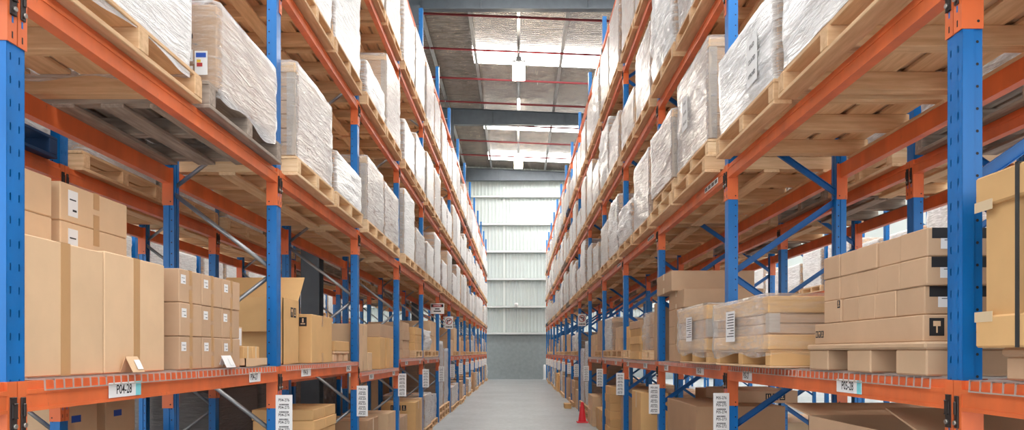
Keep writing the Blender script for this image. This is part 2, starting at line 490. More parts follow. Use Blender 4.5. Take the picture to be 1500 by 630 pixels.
# second row back to back, and a third row across the next aisle
ROW2 = {-1: 3.02, 1: 2.74}
ROW3 = {-1: 6.7, 1: 6.6}
ROWN = {2: {-1: 'rack behind the P04 rack', 1: 'rack behind the P05 rack'}, 3: {-1: 'far rack beyond the P04 rack', 1: 'far rack beyond the P05 rack'}}
for s in (-1, 1):
    for row, X, ks, lvs in ((2, ROW2[s], range(0, 9), (0, 1)), (3, ROW3[s], range(2, 11), (0, 1))):
        yo = -.12 if row == 2 else .3
        for k in list(ks) + [ks[-1] + 1]:
            if row == 2 and k == 0: continue
            make_frame(s, X, yk(s, k) + yo, 7.35 if row == 2 else 5.6, f'blue upright frame of the {ROWN[row][s]}, {ORD[k]} along')
        for k in ks:
            for lv in lvs:
                z = LV[s][lv] - (.1 if lv == 0 and s < 0 and row == 2 else 0)
                make_beam(s, X, k, z, f'orange front beam of the {ROWN[row][s]}, {LEVEL_NAME[lv]}, {bayname(k)}', yoff=yo, locks=(k < 3))
                if row == 2 and k < 6: make_beam(s, X + DEPTH[s], k, z, f'orange back beam of the {ROWN[row][s]}, {LEVEL_NAME[lv]}, {bayname(k)}', rear=True, yoff=yo, locks=False)

# wire mesh decks on the lowest level
def deck_mesh(w, d):
    def mk():
        mb = MB(); r = .0042; n = int(w / .056)
        for i in range(n + 1):
            y = -w / 2 + w * i / n
            mb.bar((d, y, .004), (-.008, y, .004), r, r); mb.bar((-.011, y, .0065), (-.013, y, -.034), r, r, 0, (1, 0, 0))
            mb.bar((-.004, y, .004), (-.013, y, .001), r, r)
        for j in range(8): mb.bar((.05 + j * (d - .07) / 7, -w / 2, .0085), (.05 + j * (d - .07) / 7, w / 2, .0085), r, r)
        mb.bar((-.015, -w / 2, -.032), (-.015, w / 2, -.032), r, r)
        return mb.mesh('wire_mesh_deck', [WIRE])
    return cached(('deck', round(w, 2), d), mk)
for s in (-1, 1):
    for k in range(-1 if s > 0 else 0, 5):
        y0, y1 = yk(s, k), yk(s, k + 1) - PW; L = y1 - y0
        z = 1.235 if (k == 2 and s < 0) else LV[s][0]
        for i, nm in ((0, 'near half'), (1, 'far half')):
            if k == -1 and i == 0: continue
            w = L / 2 - .09; yc = y0 + .09 + w / 2 if i == 0 else y1 - .06 - w / 2
            o = part('wire_mesh_deck', deck_mesh(w, DEPTH[s] - .02), None, (s * A[s], yc, z), (0, 0, FACE_RZ[s]))
            tag(o, f'zinc wire mesh deck on the lowest level, {RACK[s]}, {bayname(k)}, {nm}', 'shelf deck')

# ------------------------------------------------------------------ pallets
def pallet_parts(w, d, h, mat, style):
    """w along y, d along x; stringers run along x; origin at base centre"""
    def mk():
        P = []; tb = .02; bb = .022
        nd = {'pine': 7, 'grey': 6, 'open': 5}[style]
        r = random.Random(int(w * 100) + nd)
        sw = d / nd
        for i in range(nd):
            x = -d / 2 + sw * (i + .5); hw = sw * (.40 if i else .46) * r.uniform(.9, 1.05)
            P.append(('deck_board', MB().cbox((x - hw, -w / 2, h - tb), (x + hw, w / 2, h), .003).mesh('deck_board', [mat])))
        for y in (-w / 2 + .045, 0, w / 2 - .045):
            P.append(('stringer', MB().cbox((-d / 2 + .004, y - .042, bb), (d / 2 - .004, y + .042, h - tb), .003).mesh('stringer', [CROSS.get(mat.name, mat)])))
        xs = {'pine': (-d / 2 + .062, 0, d / 2 - .062), 'grey': (-d / 2 + .06, -d / 4, 0, d / 4, d / 2 - .06), 'open': (-d / 2 + .055, d / 2 - .055)}[style]
        for x in xs:
            hw = .058 if style != 'open' else .05
            P.append(('bottom_board', MB().cbox((x - hw, -w / 2, 0), (x + hw, w / 2, bb), .003).mesh('bottom_board', [mat])))
        return P
    return cached(('pal', w, d, h, mat.name, style), mk)

def pallet_single(w, d, h, mat, style):
    def mk():
        mb = MB()
        for n, me in pallet_parts(w, d, h, mat, style):
            base = len(mb.v); mb.v += [tuple(v.co) for v in me.vertices]
            for p in me.polygons: mb.f.append(tuple(base + i for i in p.vertices)); mb.m.append(1 if n == 'stringer' else 0); mb.sm.append(False)
        return mb.mesh('pallet', [mat, CROSS.get(mat.name, mat)])
    return cached(('pals', w, d, h, mat.name, style), mk)

def pallet(s, X, y0, w, z, label, mat=None, style='pine', d=1.0, h=.135, far=False, group=None):
    mat = mat or PINE
    w = round(w, 2); loc = (s * (X + d / 2), y0 + w / 2, z)
    if far:
        o = part('pallet', pallet_single(w, d, h, mat, style), None, loc, (0, 0, FACE_RZ[s]))
        tag(o, label, 'pallet', group)
    else:
        o = thing('pallet', label, 'pallet', loc, FACE_RZ[s], group)
        for n, me in pallet_parts(w, d, h, mat, style): part(n, me, o)
    return z + h

# ------------------------------------------------------------------ wrapped loads
def stack_mesh(w, d, h, ny, nz, mat, seed=0):
    def mk():
        mb = MB(); r = random.Random(seed); g = .003
        for iz in range(nz):
            for iy in range(ny):
                for ix in range(2):
                    y0 = -w / 2 + w * iy / ny; x0 = -d / 2 + d * ix / 2
                    j = r.uniform(-.004, .004)
                    mb.cbox((x0 + g + j, y0 + g + j, h * iz / nz + g * .5), (x0 + d / 2 - g + j, y0 + w / ny - g + j, h * (iz + 1) / nz), .006)
        return mb.mesh('carton_stack', [mat])
    return cached(('stk', w, d, h, ny, nz, mat.name, seed), mk)

def film_mesh(w, d, h, seed, skirt=.07, amp=.012, mat=FILM, bulge=0.0):
    def mk():
        bm = bmesh.new(); off = .014; rc = .03
        hw, hd = w / 2 + off, d / 2 + off; per = []
        def seg(p, q, n):
            for i in range(n): per.append(((p[0] + (q[0] - p[0]) * i / n), (p[1] + (q[1] - p[1]) * i / n)))
        nS, nD = 22, 16
        cs = [(-hd, -hw), (hd, -hw), (hd, hw), (-hd, hw)]
        for i in range(4):
            p, q = Vector(cs[i]), Vector(cs[(i + 1) % 4]); dd = (q - p).normalized()
            seg(p + dd * rc, q - dd * rc, nD if i % 2 == 0 else nS); per.append(tuple(q - dd * rc))
        rows = 15; V = []
        for j in range(rows + 3):
            ring = []
            for (x, y) in per:
                a = math.atan2(y, x)
                zb = .006 if skirt <= 0 else -skirt * (.55 + .9 * (noise.noise(Vector((x * 3.1, y * 3.1, seed * 7.7))) + .25))
                t = min(j / (rows - 1), 1); z = zb + (h + off - zb) * t
                nx, ny_ = (x / hd if abs(x) > hd - .05 else 0), (y / hw if abs(y) > hw - .05 else 0)
                n1 = noise.noise(Vector((x * 2.2 + seed * 3.3, y * 2.2, z * 13))) + .6 * noise.noise(Vector((x * 7 + 9 * seed, y * 7, z * 24)))
                k = amp * n1 + (bulge * math.sin(PI * t))
                if t < .12: k -= .006
                px, py = x + nx * k, y + ny_ * k
                if j >= rows:
                    f = (1.0, .985, .8, .62)[j - rows + 1] if j - rows + 1 < 4 else .62
                    px, py = x * f, y * f; z = h + off + .004 * n1
                ring.append(bm.verts.new((px, py, z)))
            V.append(ring)
        n = len(per)
        for a, b in zip(V, V[1:]):
            for i in range(n):
                f = bm.faces.new((a[i], a[(i + 1) % n], b[(i + 1) % n], b[i])); f.smooth = True
        me = bpy.data.meshes.new('stretch_film'); bm.to_mesh(me); bm.free(); me.materials.append(mat); return me
    return cached(('film', w, d, h, seed, skirt, amp, mat.name, bulge), mk)

def corner_mesh(h):
    def mk():
        mb = MB(); mb.box((0, 0, .01), (.06, .006, h)); mb.box((0, .006, .01), (.006, .06, h)); return mb.mesh('corner_board', [BOARD_EDGE])
    return cached(('cor', h), mk)

def cap_mesh(w, d, t, mat):
    return cached(('cap', w, d, t, mat.name), lambda: MB().cbox((-d / 2, -w / 2, -t), (d / 2, w / 2, 0), .005).mesh('top_cap', [mat]))

def notice_mesh(w, h):
    return cached(('note', w, h), lambda: MB().box((-.001, -w / 2, -h / 2), (0, w / 2, h / 2)).mesh('notice_sheet', [PAPER]))

def notice(o, x, y, z, lines, w=.2, h=.28, size=.035):
    n = part('notice_sheet', notice_mesh(w, h), o, (x + .008, y, z)); n['label'] = 'white paper notice with printed lines'
    for i, tx in enumerate(lines):
        part('lettering', text_mesh(tx, size, INK_SHADE, .8), n, (-.0025, 0, h * (.3 - .3 * i)), (PI / 2, 0, -PI / 2))
    return n

def blank_notice(o, x, y, z, w=.2, h=.28):
    def mk():
        mb = MB().box((-.001, -w / 2, -h / 2), (0, w / 2, h / 2)); r = random.Random(5)
        for i in range(9):
            zz = h * (.4 - .09 * i); mb.box((-.0016, -w * .4, zz - h * .014), (-.001, w * (-.4 + r.uniform(.35, .8)), zz + h * .014), 1)
        return mb.mesh('notice_sheet', [PAPER, INK_SHADE])
    n = part('notice_sheet', cached(('bn', w, h), mk), o, (x, y, z)); n['label'] = 'white paper sheet with fine print'

def load(s, X, y0, w, d, z, h, label, style='capped', seed=0, ny=3, nz=5, mat=None, film=None, group=None, note=None, skirt=0, detail=True, bulge=0.0):
    mat = mat or CARD
    w, d, h = round(w, 2), round(d, 2), round(h, 2)
    o = thing('wrapped_load', label, 'wrapped load', (s * (X + d / 2), y0 + w / 2, z), FACE_RZ[s], group)
    cap = .07 if style == 'capped' else 0
    part('carton_stack', stack_mesh(w, d, round(h - cap, 2), ny, nz, mat, seed % 3), o)
    if style == 'capped':
        part('top_cap', cap_mesh(w + .012, d + .012, cap, CARD_LT), o, (0, 0, h))
        if detail:
            for sx in (-1, 1):
                for sy in (-1, 1):
                    c = part('corner_board', corner_mesh(round(h - cap, 2)), o, (sx * (d / 2 + .005), sy * (w / 2 + .005), 0))
                    c.scale = (-sx, -sy, 1)
    f = film or (FILM_GLARE if style == 'bag' else FILM)
    part('stretch_film', film_mesh(w, d, h, seed % 6, skirt, .022 if style == 'bag' else .009, f, .02 if style == 'bag' else bulge), o)
    if note: notice(o, -d / 2 - .034, note[0], note[1], note[2])
    return o

# ------------------------------------------------------------------ cartons
def carton_mesh(dx, wy, h, mat, c=.004):
    def mk():
        mb = MB(); mb.cbox((-dx / 2, -wy / 2, 0), (dx / 2, wy / 2, h), c)
        return mb.mesh('carton', [mat])
    return cached(('ctn', dx, wy, h, mat.name), mk)

def tape_mesh(dx, wy, h, run, tw, drop, mat):
    """tape over the top and down two opposite faces. run 'x': crosses aisle face, 'y': crosses the end faces"""
    drop = min(drop, h)
    def mk():
        mb = MB(); e = .0012
        if run == 'x':
            mb.box((-dx / 2 - e, -tw / 2, h), (dx / 2 + e, tw / 2, h + e))
            for sg in (-1, 1):
                mb.box((sg * dx / 2, -tw / 2, h - drop), (sg * (dx / 2 + e), tw / 2, h + e))
                if drop < h * .8: mb.box((sg * dx / 2, -tw / 2, 0), (sg * (dx / 2 + e), tw / 2, drop * .9))
        else:
            mb.box((-tw / 2, -wy / 2 - e, h), (tw / 2, wy / 2 + e, h + e))
            for sg in (-1, 1): mb.box((-tw / 2, sg * wy / 2, h - drop), (tw / 2, sg * (wy / 2 + e), h + e))
        return mb.mesh('packing_tape', [mat])
    return cached(('tape', dx, wy, h, run, tw, drop, mat.name), mk)

def mark_mesh(n=3, sz=.05):
    """row of black handling symbols on pale ground, in the yz plane facing -x"""
    def mk():
        mb = MB()
        for i in range(n):
            y = (i - (n - 1) / 2) * sz * 1.25
            mb.box((-.001, y - sz / 2, -sz * .6), (0, y + sz / 2, sz * .6))
            if i % 3 == 0: mb.box((-.0016, y - sz * .1, -sz * .1), (-.001, y + sz * .1, sz * .45), 1); mb.box((-.0016, y - sz * .3, -sz * .35), (-.001, y + sz * .3, -sz * .22), 1)
            elif i % 3 == 1: mb.box((-.0016, y - sz * .25, sz * .05), (-.001, y + sz * .25, sz * .4), 1); mb.box((-.0016, y - sz * .05, -sz * .4), (-.001, y + sz * .05, sz * .05), 1)
            else:
                for q in (-1, 1): mb.box((-.0016, y + q * sz * .2 - sz * .07, -sz * .4), (-.001, y + q * sz * .2 + sz * .07, sz * .4), 1)
        return mb.mesh('handling_marks', [INK_SHADE, CARD_LT])
    return cached(('mark', n, sz), mk)

def sticker_mesh(w, h):
    def mk():
        mb = MB().box((-.0008, -w / 2, -h / 2), (0, w / 2, h / 2))
        mb.box((-.0013, -w * .3, h * .12), (-.0008, w * .35, h * .17), 1); mb.box((-.0013, -w * .36, -h * .3), (-.0008, w * .05, -h * .22), 1)
        return mb.mesh('address_label', [PAPER, INK_SHADE])
    return cached(('stick', w, h), mk)

FACE_ROT = {'aisle': 0.0, 'near': None}
def on_face(s, dx, wy, face, u, v):
    """local position and z-rotation for a decal: u along the face as read from left to right, v up"""
    if face == 'aisle': return (-dx / 2, -u, v), 0.0
    # face towards the viewpoint (-y world)
    ly = -wy / 2 if s > 0 else wy / 2
    if s > 0: return (u, ly, v), PI / 2
    return (-u, ly, v), -PI / 2

def carton(s, X, y0, y1, z, h, dx, label, mat=None, tape=None, sticker=None, marks=None, group=None, name='carton', rz=0.0):
    mat = mat or CARD; wy = round(y1 - y0, 3); h = round(h, 3); dx = round(dx, 3)
    loc = (s * (X + dx / 2), (y0 + y1) / 2, z); rot = FACE_RZ[s] + rz
    deco = tape or sticker or marks
    if not deco:
        o = part(name, carton_mesh(dx, wy, h, mat), None, loc, (0, 0, rot)); tag(o, label, 'carton', group); return o
    o = thing(name, label, 'carton', loc, rot, group)
    part('box_body', carton_mesh(dx, wy, h, mat), o)
    if tape:
        run, tw, drop = tape[:3]
        part('packing_tape', tape_mesh(dx, wy, h, run, tw, drop, tape[3] if len(tape) > 3 else TAPE), o)
    if sticker:
        for (face, u, v, w_, h_) in ([sticker] if isinstance(sticker[0], str) else sticker):
            p, r = on_face(s, dx, wy, face, u, v); q = part('address_label', sticker_mesh(w_, h_), o, p, (0, 0, r)); q['label'] = 'white address label'
    if marks:
        for (face, u, v, n, sz) in ([marks] if isinstance(marks[0], str) else marks):
            p, r = on_face(s, dx, wy, face, u, v); q = part('handling_marks', mark_mesh(n, sz), o, p, (0, 0, r)); q['label'] = 'black printed handling symbols'
    return o

def open_carton(s, X, y0, y1, z, h, dx, label, mat=None, flaps=(('near', 40), ('far', 30), ('aisle', 60), ('back', 20)), fl=.22, marks=None, inner=None):
    mat = mat or CARD; wy = y1 - y0; t = .007
    o = thing('open_carton', label, 'carton', (s * (X + dx / 2), (y0 + y1) / 2, z), FACE_RZ[s])
    mb = MB(); hx, hy = dx / 2, wy / 2
    mb.box((-hx, -hy, 0), (hx, hy, t)); mb.box((-hx, -hy, 0), (-hx + t, hy, h)); mb.box((hx - t, -hy, 0), (hx, hy, h))
    mb.box((-hx, -hy, 0), (hx, -hy + t, h)); mb.box((-hx, hy - t, 0), (hx, hy, h))
    part('box_body', mb.mesh('box_body', [mat]), o)
    for face, ang in flaps:
        a = math.radians(ang); mb = MB()
        ey = {'near': -1 if s > 0 else 1, 'far': 1 if s > 0 else -1}.get(face)
        if ey is not None:
            p = Vector((0, ey * hy, h)); dr = Vector((0, ey * math.cos(a), math.sin(a)))
            mb.bar(p, p + dr * fl, dx - .01, t, 0, (0, 0, 1))
        else:
            e = -1 if face == 'aisle' else 1
            p = Vector((e * hx, 0, h)); dr = Vector((e * math.cos(a), 0, math.sin(a)))
            mb.bar(p, p + dr * fl, wy - .01, t, 0, (0, 0, 1))
        part('flap', mb.mesh('flap', [mat]), o)
    if marks:
        for (face, u, v, n, sz) in marks:
            p, r = on_face(s, dx, wy, face, u, v); part('handling_marks', mark_mesh(n, sz), o, p, (0, 0, r))
    return o

def carton_pallet(s, X, y0, y1, z, h, dx, label, mat=None):
    """pallet folded from cardboard: deck board on three hollow-board feet running in depth"""
    mat = mat or CARD_GREY; wy = y1 - y0
    o = thing('cardboard_pallet', label, 'pallet', (s * (X + dx / 2), (y0 + y1) / 2, z), FACE_RZ[s])
    part('deck', MB().cbox((-dx / 2, -wy / 2, h - .028), (dx / 2, wy / 2, h), .008).mesh('deck', [mat]), o)
    fw = wy * .2
    for c in (-wy / 2 + fw / 2 + .01, 0, wy / 2 - fw / 2 - .01):
        part('foot', MB().cbox((-dx / 2 + .01, c - fw / 2, 0), (dx / 2 - .01, c + fw / 2, h - .028), .006).mesh('foot', [mat]), o)
    return z + h

# ------------------------------------------------------------------ the building
YW = 41.8
def roof_z(x): return 11.42 - .042 * x
XW = 14.0
struct('floor', MB().box((-XW, -9, -.15), (XW, YW + .3, 0)).mesh('floor', [FLOOR]))
mb = MB()
xs = (-XW, XW)
mb.poly([(-XW, -9, roof_z(-XW)), (XW, -9, roof_z(XW)), (XW, YW + .3, roof_z(XW)), (-XW, YW + .3, roof_z(-XW))][::-1])
mb.poly([(-XW, -9, roof_z(-XW) + .08), (XW, -9, roof_z(XW) + .08), (XW, YW + .3, roof_z(XW) + .08), (-XW, YW + .3, roof_z(-XW) + .08)])
mb.poly([(-XW, YW + .3, roof_z(-XW)), (XW, YW + .3, roof_z(XW)), (XW, YW + .3, roof_z(XW) + .08), (-XW, YW + .3, roof_z(-XW) + .08)])
mb.poly([(-XW, -9, roof_z(-XW)), (XW, -9, roof_z(XW)), (XW, -9, roof_z(XW) + .08), (-XW, -9, roof_z(-XW) + .08)][::-1])
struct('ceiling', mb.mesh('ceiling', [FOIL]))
# end wall: precast panel below, ribbed metal cladding above
struct('wall_back', MB().box((-XW, YW, 0), (XW, YW + .3, 2.42)).mesh('wall_back', [CONC]))
mb = MB(); mb.box((-XW, YW + .1, 2.42), (XW, YW + .15, 12.1))
n = int(2 * XW / .19)
for i in range(n):
    x = -XW + .19 * (i + .5)
    mb.poly([(x - .045, YW + .1, 2.42), (x - .02, YW + .05, 2.42), (x - .02, YW + .05, 12), (x - .045, YW + .1, 12)][::-1])
    mb.poly([(x - .02, YW + .05, 2.42), (x + .02, YW + .05, 2.42), (x + .02, YW + .05, 12), (x - .02, YW + .05, 12)][::-1])
    mb.poly([(x + .02, YW + .05, 2.42), (x + .045, YW + .1, 2.42), (x + .045, YW + .1, 12), (x + .02, YW + .05, 12)][::-1])
struct('trim_0', mb.mesh('wall_back_cladding', [WALL_MT]))
for sd, nm in ((-1, 'wall_left'), (1, 'wall_right')):
    struct(nm, MB().box((sd * XW, -9, 0), (sd * (XW + .2), YW + .3, 12.2)).mesh(nm, [WALL_MT]))
tn = 1
def trim(me):
    global tn
    o = struct('trim_%d' % tn, me); tn += 1; return o
for z in (2.48, 3.92, 5.41, 6.9, 8.38, 9.87):
    trim(MB().box((-XW, YW - .11, z - .06), (XW, YW + .07, z - .045)).box((-XW, YW - .11, z + .045), (XW, YW + .07, z + .06)).box((-XW, YW - .11, z - .06), (XW, YW - .095, z + .06)).mesh('girt', [GIRT]))
trim(MB().box((-.78, YW + .0, 2.5), (-.70, YW + .06, 10.4)).mesh('wall_joint', [GIRT]))
for yr in (10.35, 20.8, 31.3, 41.45):                      # tapered steel rafters
    mb = MB(); prev = None; X = [-XW, -6, 3, XW]
    for x0, x1 in zip(X, X[1:]):
        zb = lambda x: 10.66 if x <= 3 else 10.66 - .042 * (x - 3)
        zt = lambda x: roof_z(x) - .2
        def slab(ya, yb, b0, b1, t0, t1):
            P = [(x0, ya, b0), (x1, ya, b1), (x1, yb, b1), (x0, yb, b0), (x0, ya, t0), (x1, ya, t1), (x1, yb, t1), (x0, yb, t0)]
            for q in ((0, 3, 2, 1), (4, 5, 6, 7), (0, 1, 5, 4), (1, 2, 6, 5), (2, 3, 7, 6), (3, 0, 4, 7)): mb.poly([P[i] for i in q])
        slab(yr - .008, yr + .008, zb(x0), zb(x1), zt(x0), zt(x1))
        slab(yr - .11, yr + .11, zb(x0), zb(x1), zb(x0) + .018, zb(x1) + .018)
        slab(yr - .11, yr + .11, zt(x0) - .018, zt(x1) - .018, zt(x0), zt(x1))
    for x in (-2.62, -1.0, 1.9): mb.box((x - .008, yr - .1, 10.66), (x + .008, yr + .1, roof_z(x) - .2))
    trim(mb.mesh('rafter', [SLATE]))
for k in range(-9, 10):                                   # purlins along the building
    x = 1.42 * k + .02; z = roof_z(x)
    trim(MB().box((x - .045, -9, z - .2), (x + .05, YW, z - .19)).box((x - .003, -9, z - .2), (x + .003, YW, z - .01)).box((x - .035, -9, z - .03), (x + .03, YW, z - .02)).mesh('purlin', [PURLIN]))
wn = 1
for (y0, y1) in ((-6.0, -4.7), (1.6, 2.9), (9.6, 10.9), (17.5, 18.8), (25.35, 26.75), (33.3, 34.6), (38.7, 40.1)):
    for x0, x1 in ((-1.5, XW - .1), (-XW + .1, -5.2)):
        P = [(x0, y0, roof_z(x0) - .012), (x1, y0, roof_z(x1) - .012), (x1, y1, roof_z(x1) - .012), (x0, y1, roof_z(x0) - .012)]
        mb = MB(); mb.poly(P[::-1]); mb.poly([(p[0], p[1], p[2] + .008) for p in P])
        for i in range(4):
            a, b = P[i], P[(i + 1) % 4]; mb.poly([a, b, (b[0], b[1], b[2] + .008), (a[0], a[1], a[2] + .008)])
        struct('window_%d' % wn, mb.mesh('skylight_sheet', [SKYL])); wn += 1
for i, y in enumerate((22.3, 24.85, 27.5, 30.1, 33.0, 35.6, 38.2)):
    t = thing('sprinkler_pipe', f'maroon sprinkler pipe under the foil ceiling, {ORD[i]} beyond the nearest dark rafter', 'pipe', (0, y, 0))
    def zz(x): return roof_z(x) - .3
    part('pipe_run', MB().tube([(-XW + .2, 0, zz(-XW + .2)), (XW - .2, 0, zz(XW - .2))], .034, 10).mesh('pipe_run', [SPRINK]), t)
    for x in (-2.84 + .02, .02, 2.86):
        h = MB(); h.tube([(x, 0, roof_z(x) - .2), (x, 0, zz(x) + .03)], .006, 6); h.box((x - .012, -.042, zz(x) - .042), (x + .012, .042, zz(x) + .042))
        part('pipe_hanger', h.mesh('pipe_hanger', [PURLIN]), t)
    if i % 2 == 0:
        part('sprinkler_head', MB().lathe([(.012, zz(.7) - .1), (.02, zz(.7) - .09), (.008, zz(.7) - .07), (.008, zz(.7) - .03)], 10, 0, (.7, 0)).mesh('sprinkler_head', [GALV]), t)
for y, nm in ((24.3, 'large square white lamp hanging over the aisle near the first skylight'), (36.0, 'small bright lamp hanging over the aisle before the end wall'), (12.4, 'square white lamp hanging high over the near part of the aisle')):
    t = thing('high_bay_light', nm, 'lamp', (.03, y, 10.05))
    part('diffuser', MB().cbox((-.19, -.19, 0), (.19, .19, .46), .02).mesh('diffuser', [LAMP]), t)
    part('housing', MB().cbox((-.21, -.21, .46), (.21, .21, .52), .015).cbox((-.09, -.09, .52), (.09, .09, .68), .01).mesh('housing', [GALV]), t)
    part('hanger_rod', MB().tube([(0, 0, .68), (0, 0, roof_z(0) - 10.05 - .19)], .009, 8).mesh('hanger_rod', [GALV]), t)
t = thing('hanging_speaker', 'slim white cylinder hanging below the big lamp', 'speaker', (.03, 27.6, 10.1))
part('body', MB().lathe([(.05, 0), (.06, .02), (.06, .38), (.04, .42)], 14).mesh('body', [WHITE_PL]), t)
part('hanger_rod', MB().tube([(0, 0, .42), (0, 0, roof_z(0) - 10.1 - .19)], .008, 8).mesh('hanger_rod', [GALV]), t)
t = thing('security_camera', 'small white dome camera on a girt of the end wall', 'camera', (-.08, YW - .2, 4.06))
part('mount', MB().box((-.05, .0, -.14), (.05, .1, .05)).mesh('mount', [WHITE_PL]), t)
part('dome', MB().lathe([(.02, -.14), (.08, -.1), (.1, -.03), (.1, .03), (.06, .06)], 16).mesh('dome', [WHITE_PL]), t)
t = thing('bollard', 'white bollard against the end wall beside the P05 rack', 'bollard', (1.44, YW - .25, 0))
part('post', MB().lathe([(.07, 0), (.07, .74), (.05, .79), (.01, .8)], 16).mesh('post', [WHITE_PL]), t)
part('base_plate', MB().box((-.12, -.12, 0), (.12, .12, .012)).mesh('base_plate', [WHITE_PL]), t)
for y in (10.15, 20.6, 31.1):
    o = part('building_column', MB().box((-.11, -.12, 0), (-.1, .12, 10.66)).box((.1, -.12, 0), (.11, .12, 10.66)).box((-.1, -.006, 0), (.1, .006, 10.66)).mesh('building_column', [SLATE]), None, (-2.7, y, 0), (0, 0, PI / 2))
    o['kind'] = 'structure'; o.name = 'trim_%d' % tn; tn += 1

# traffic cone
t = thing('traffic_cone', 'red traffic cone on the aisle floor beside the P05 rack', 'traffic cone', (1.33, 15.95, 0))
part('base', MB().cbox((-.115, -.115, 0), (.115, .115, .025), .008).mesh('base', [CONE_RED]), t)
part('cone', MB().lathe([(.088, .02), (.08, .05), (.028, .41), (.02, .425), (.008, .425)], 24).mesh('cone', [CONE_RED]), t)
t = thing('traffic_cone', 'white banded traffic cone in the aisle behind the P05 rack', 'traffic cone', (3.92, 9.4, 0))
part('base', MB().cbox((-.17, -.17, 0), (.17, .17, .03), .01).mesh('base', [CONE_RED]), t)
part('cone', MB().lathe([(.13, .03), (.03, .68), (.01, .7)], 24).mesh('cone', [CONE_RED]), t)
part('reflective_band', MB().lathe([(.107, .2), (.054, .55)], 24).mesh('reflective_band', [WHITE_PL]), t)

# location placards on the uprights
def placard(s, k):
    x = s * (A[s] - .052); y = yk(s, k) - PW - .006; pre = 'P04-' if s < 0 else 'P05-'
    t = thing('location_placard', f'white placard of stacked rack codes on the {ORD[k]} upright of the {RACK[s]}', 'placard', (x, y, .85 if k != 2 else .8))
    def mk():
        mb = MB().box((-.056, -.002, 0), (.056, .002, .31)); return mb.mesh('board', [PAPER])
    part('board', cached('placard', mk), t)
    def bars():
        mb = MB(); r = random.Random(3)
        for i in range(6):
            z = .262 - i * .05; x0 = -.032
            while x0 < .03:
                w = r.uniform(.0015, .004); mb.box((x0, -.0026, z - .022), (x0 + w, -.002, z - .012)); x0 += w + r.uniform(.001, .002)
        return mb.mesh('barcodes', [INK_SHADE])
    part('barcodes', cached('placbar', bars), t)
    if k <= 6:
        base = 270 - 10 * (k - 1)
        for i in range(6):
            part('lettering', text_mesh(pre + str(base + 6 - i), .028, INK_SHADE, .8), t, (0, -.0028, .275 - i * .05), (PI / 2, 0, 0))
for s in (-1, 1):
    for k in range(1, 14): placard(s, k)

def turn_sign(s, k, x, z, label):
    y = yk(s, k) - PW - .012
    t = thing('no_turn_sign', label, 'sign', (x, y, z))
    part('panel', MB().cbox((-.1, -.004, -.15), (.1, .004, .15), .002).mesh('panel', [PAPER]), t)
    mb = MB(); n = 32
    for i in range(n):
        a, b = 2 * PI * i / n, 2 * PI * (i + 1) / n
        f = lambda r, q: (r * math.cos(q), -.0048, .035 + r * math.sin(q))
        mb.poly([f(.066, a), f(.066, b), f(.082, b), f(.082, a)])
    part('ring', mb.mesh('ring', [INK_RED]), t)
    mb = MB()
    mb.box((-s * .03 - .012 * 1, -.0046, -.01), (-s * .03 + .012, -.0042, .065)) if False else None
    mb.box((s * .034 - .011, -.0047, -.015), (s * .034 + .011, -.0042, .07)); mb.box((-s * .02, -.0047, .05), (s * .034, -.0042, .07))
    mb.poly([(-s * .05, -.0047, .06), (-s * .015, -.0047, .09), (-s * .015, -.0047, .03)][::s])
    part('arrow', mb.mesh('arrow', [INK_SHADE]), t)
    mb = MB(); mb.bar((-s * .052, -.0052, .085), (s * .052, -.0052, -.015), .001, .014, 0, (0, 0, 1)); part('slash', mb.mesh('slash', [INK_RED]), t)
    mb = MB()
    for i, (a, b) in enumerate(((-.075, -.05), (-.042, .02), (.028, .075))): mb.box((a, -.0047, -.115), (b, -.0042, -.09))
    part('caption', mb.mesh('caption', [INK_SHADE]), t)
turn_sign(-1, 6, -1.66, 2.165, 'square no left turn sign with red ring on an upright of the P04 rack')
turn_sign(1, 6, 1.573, 2.245, 'square no right turn sign with red ring on an upright of the P05 rack')
t = thing('warning_sign', 'white warning sign with black and red header on an upright of the P04 rack', 'sign', (-1.66, yk(-1, 5) - PW - .012, 2.35))
part('panel', MB().cbox((-.142, -.004, -.108), (.142, .004, .108), .002).mesh('panel', [PAPER]), t)
part('header', MB().box((-.125, -.0047, .03), (.125, -.004, .09)).mesh('header', [INK_SHADE]), t)
part('header_oval', MB().cbox((-.09, -.0056, .036), (.09, -.0046, .084), .0004).mesh('header_oval', [INK_RED]), t)
part('lettering', text_mesh('DANGER', .045, PAPER, .8), t, (0, -.0062, .06), (PI / 2, 0, 0))
part('caption', MB().box((-.05, -.0047, -.02), (.05, -.004, .005)).box((-.075, -.0047, -.065), (.075, -.004, -.04)).mesh('caption', [INK_SHADE]), t)

# ------------------------------------------------------------------ goods on the lowest shelf, P04 side
S = -1; Z1 = 1.361
tp = lambda w=.05, d=2.0, m=TAPE: ('x', w, d, m)
carton(S, 1.665, 2.585, 3.105, Z1, .487, .30, 'large plain carton with vertical tape beside the first blue upright, P04 rack', CARD_LT, tp(.06))
carton(S, 1.665, 3.113, 3.64, Z1, .495, .30, 'large plain carton with vertical tape and white card at its foot, P04 rack', CARD_LT, tp(.055))
carton(S, 1.97, 2.585, 3.64, Z1, .487, .42, 'broad carton hidden behind the two large taped cartons, P04 rack', CARD)
for lay, (z, nm) in enumerate(((1.852, 'lower'), (2.022, 'upper'))):
    carton(S, 1.985, 2.74, 3.292, z, .168, .36, f'{nm} flat carton beside the blue upright atop the large cartons, P04 rack', CARD_LT)
    carton(S, 1.98, 3.345, 3.915, z, .168, .36, f'{nm} flat carton with white address label atop the large cartons, P04 rack', CARD_LT, ('x', .05, .075), ('aisle', -.19, .085, .075, .115))
cols = ((3.79, 4.055), (4.062, 4.33), (4.338, 4.605))
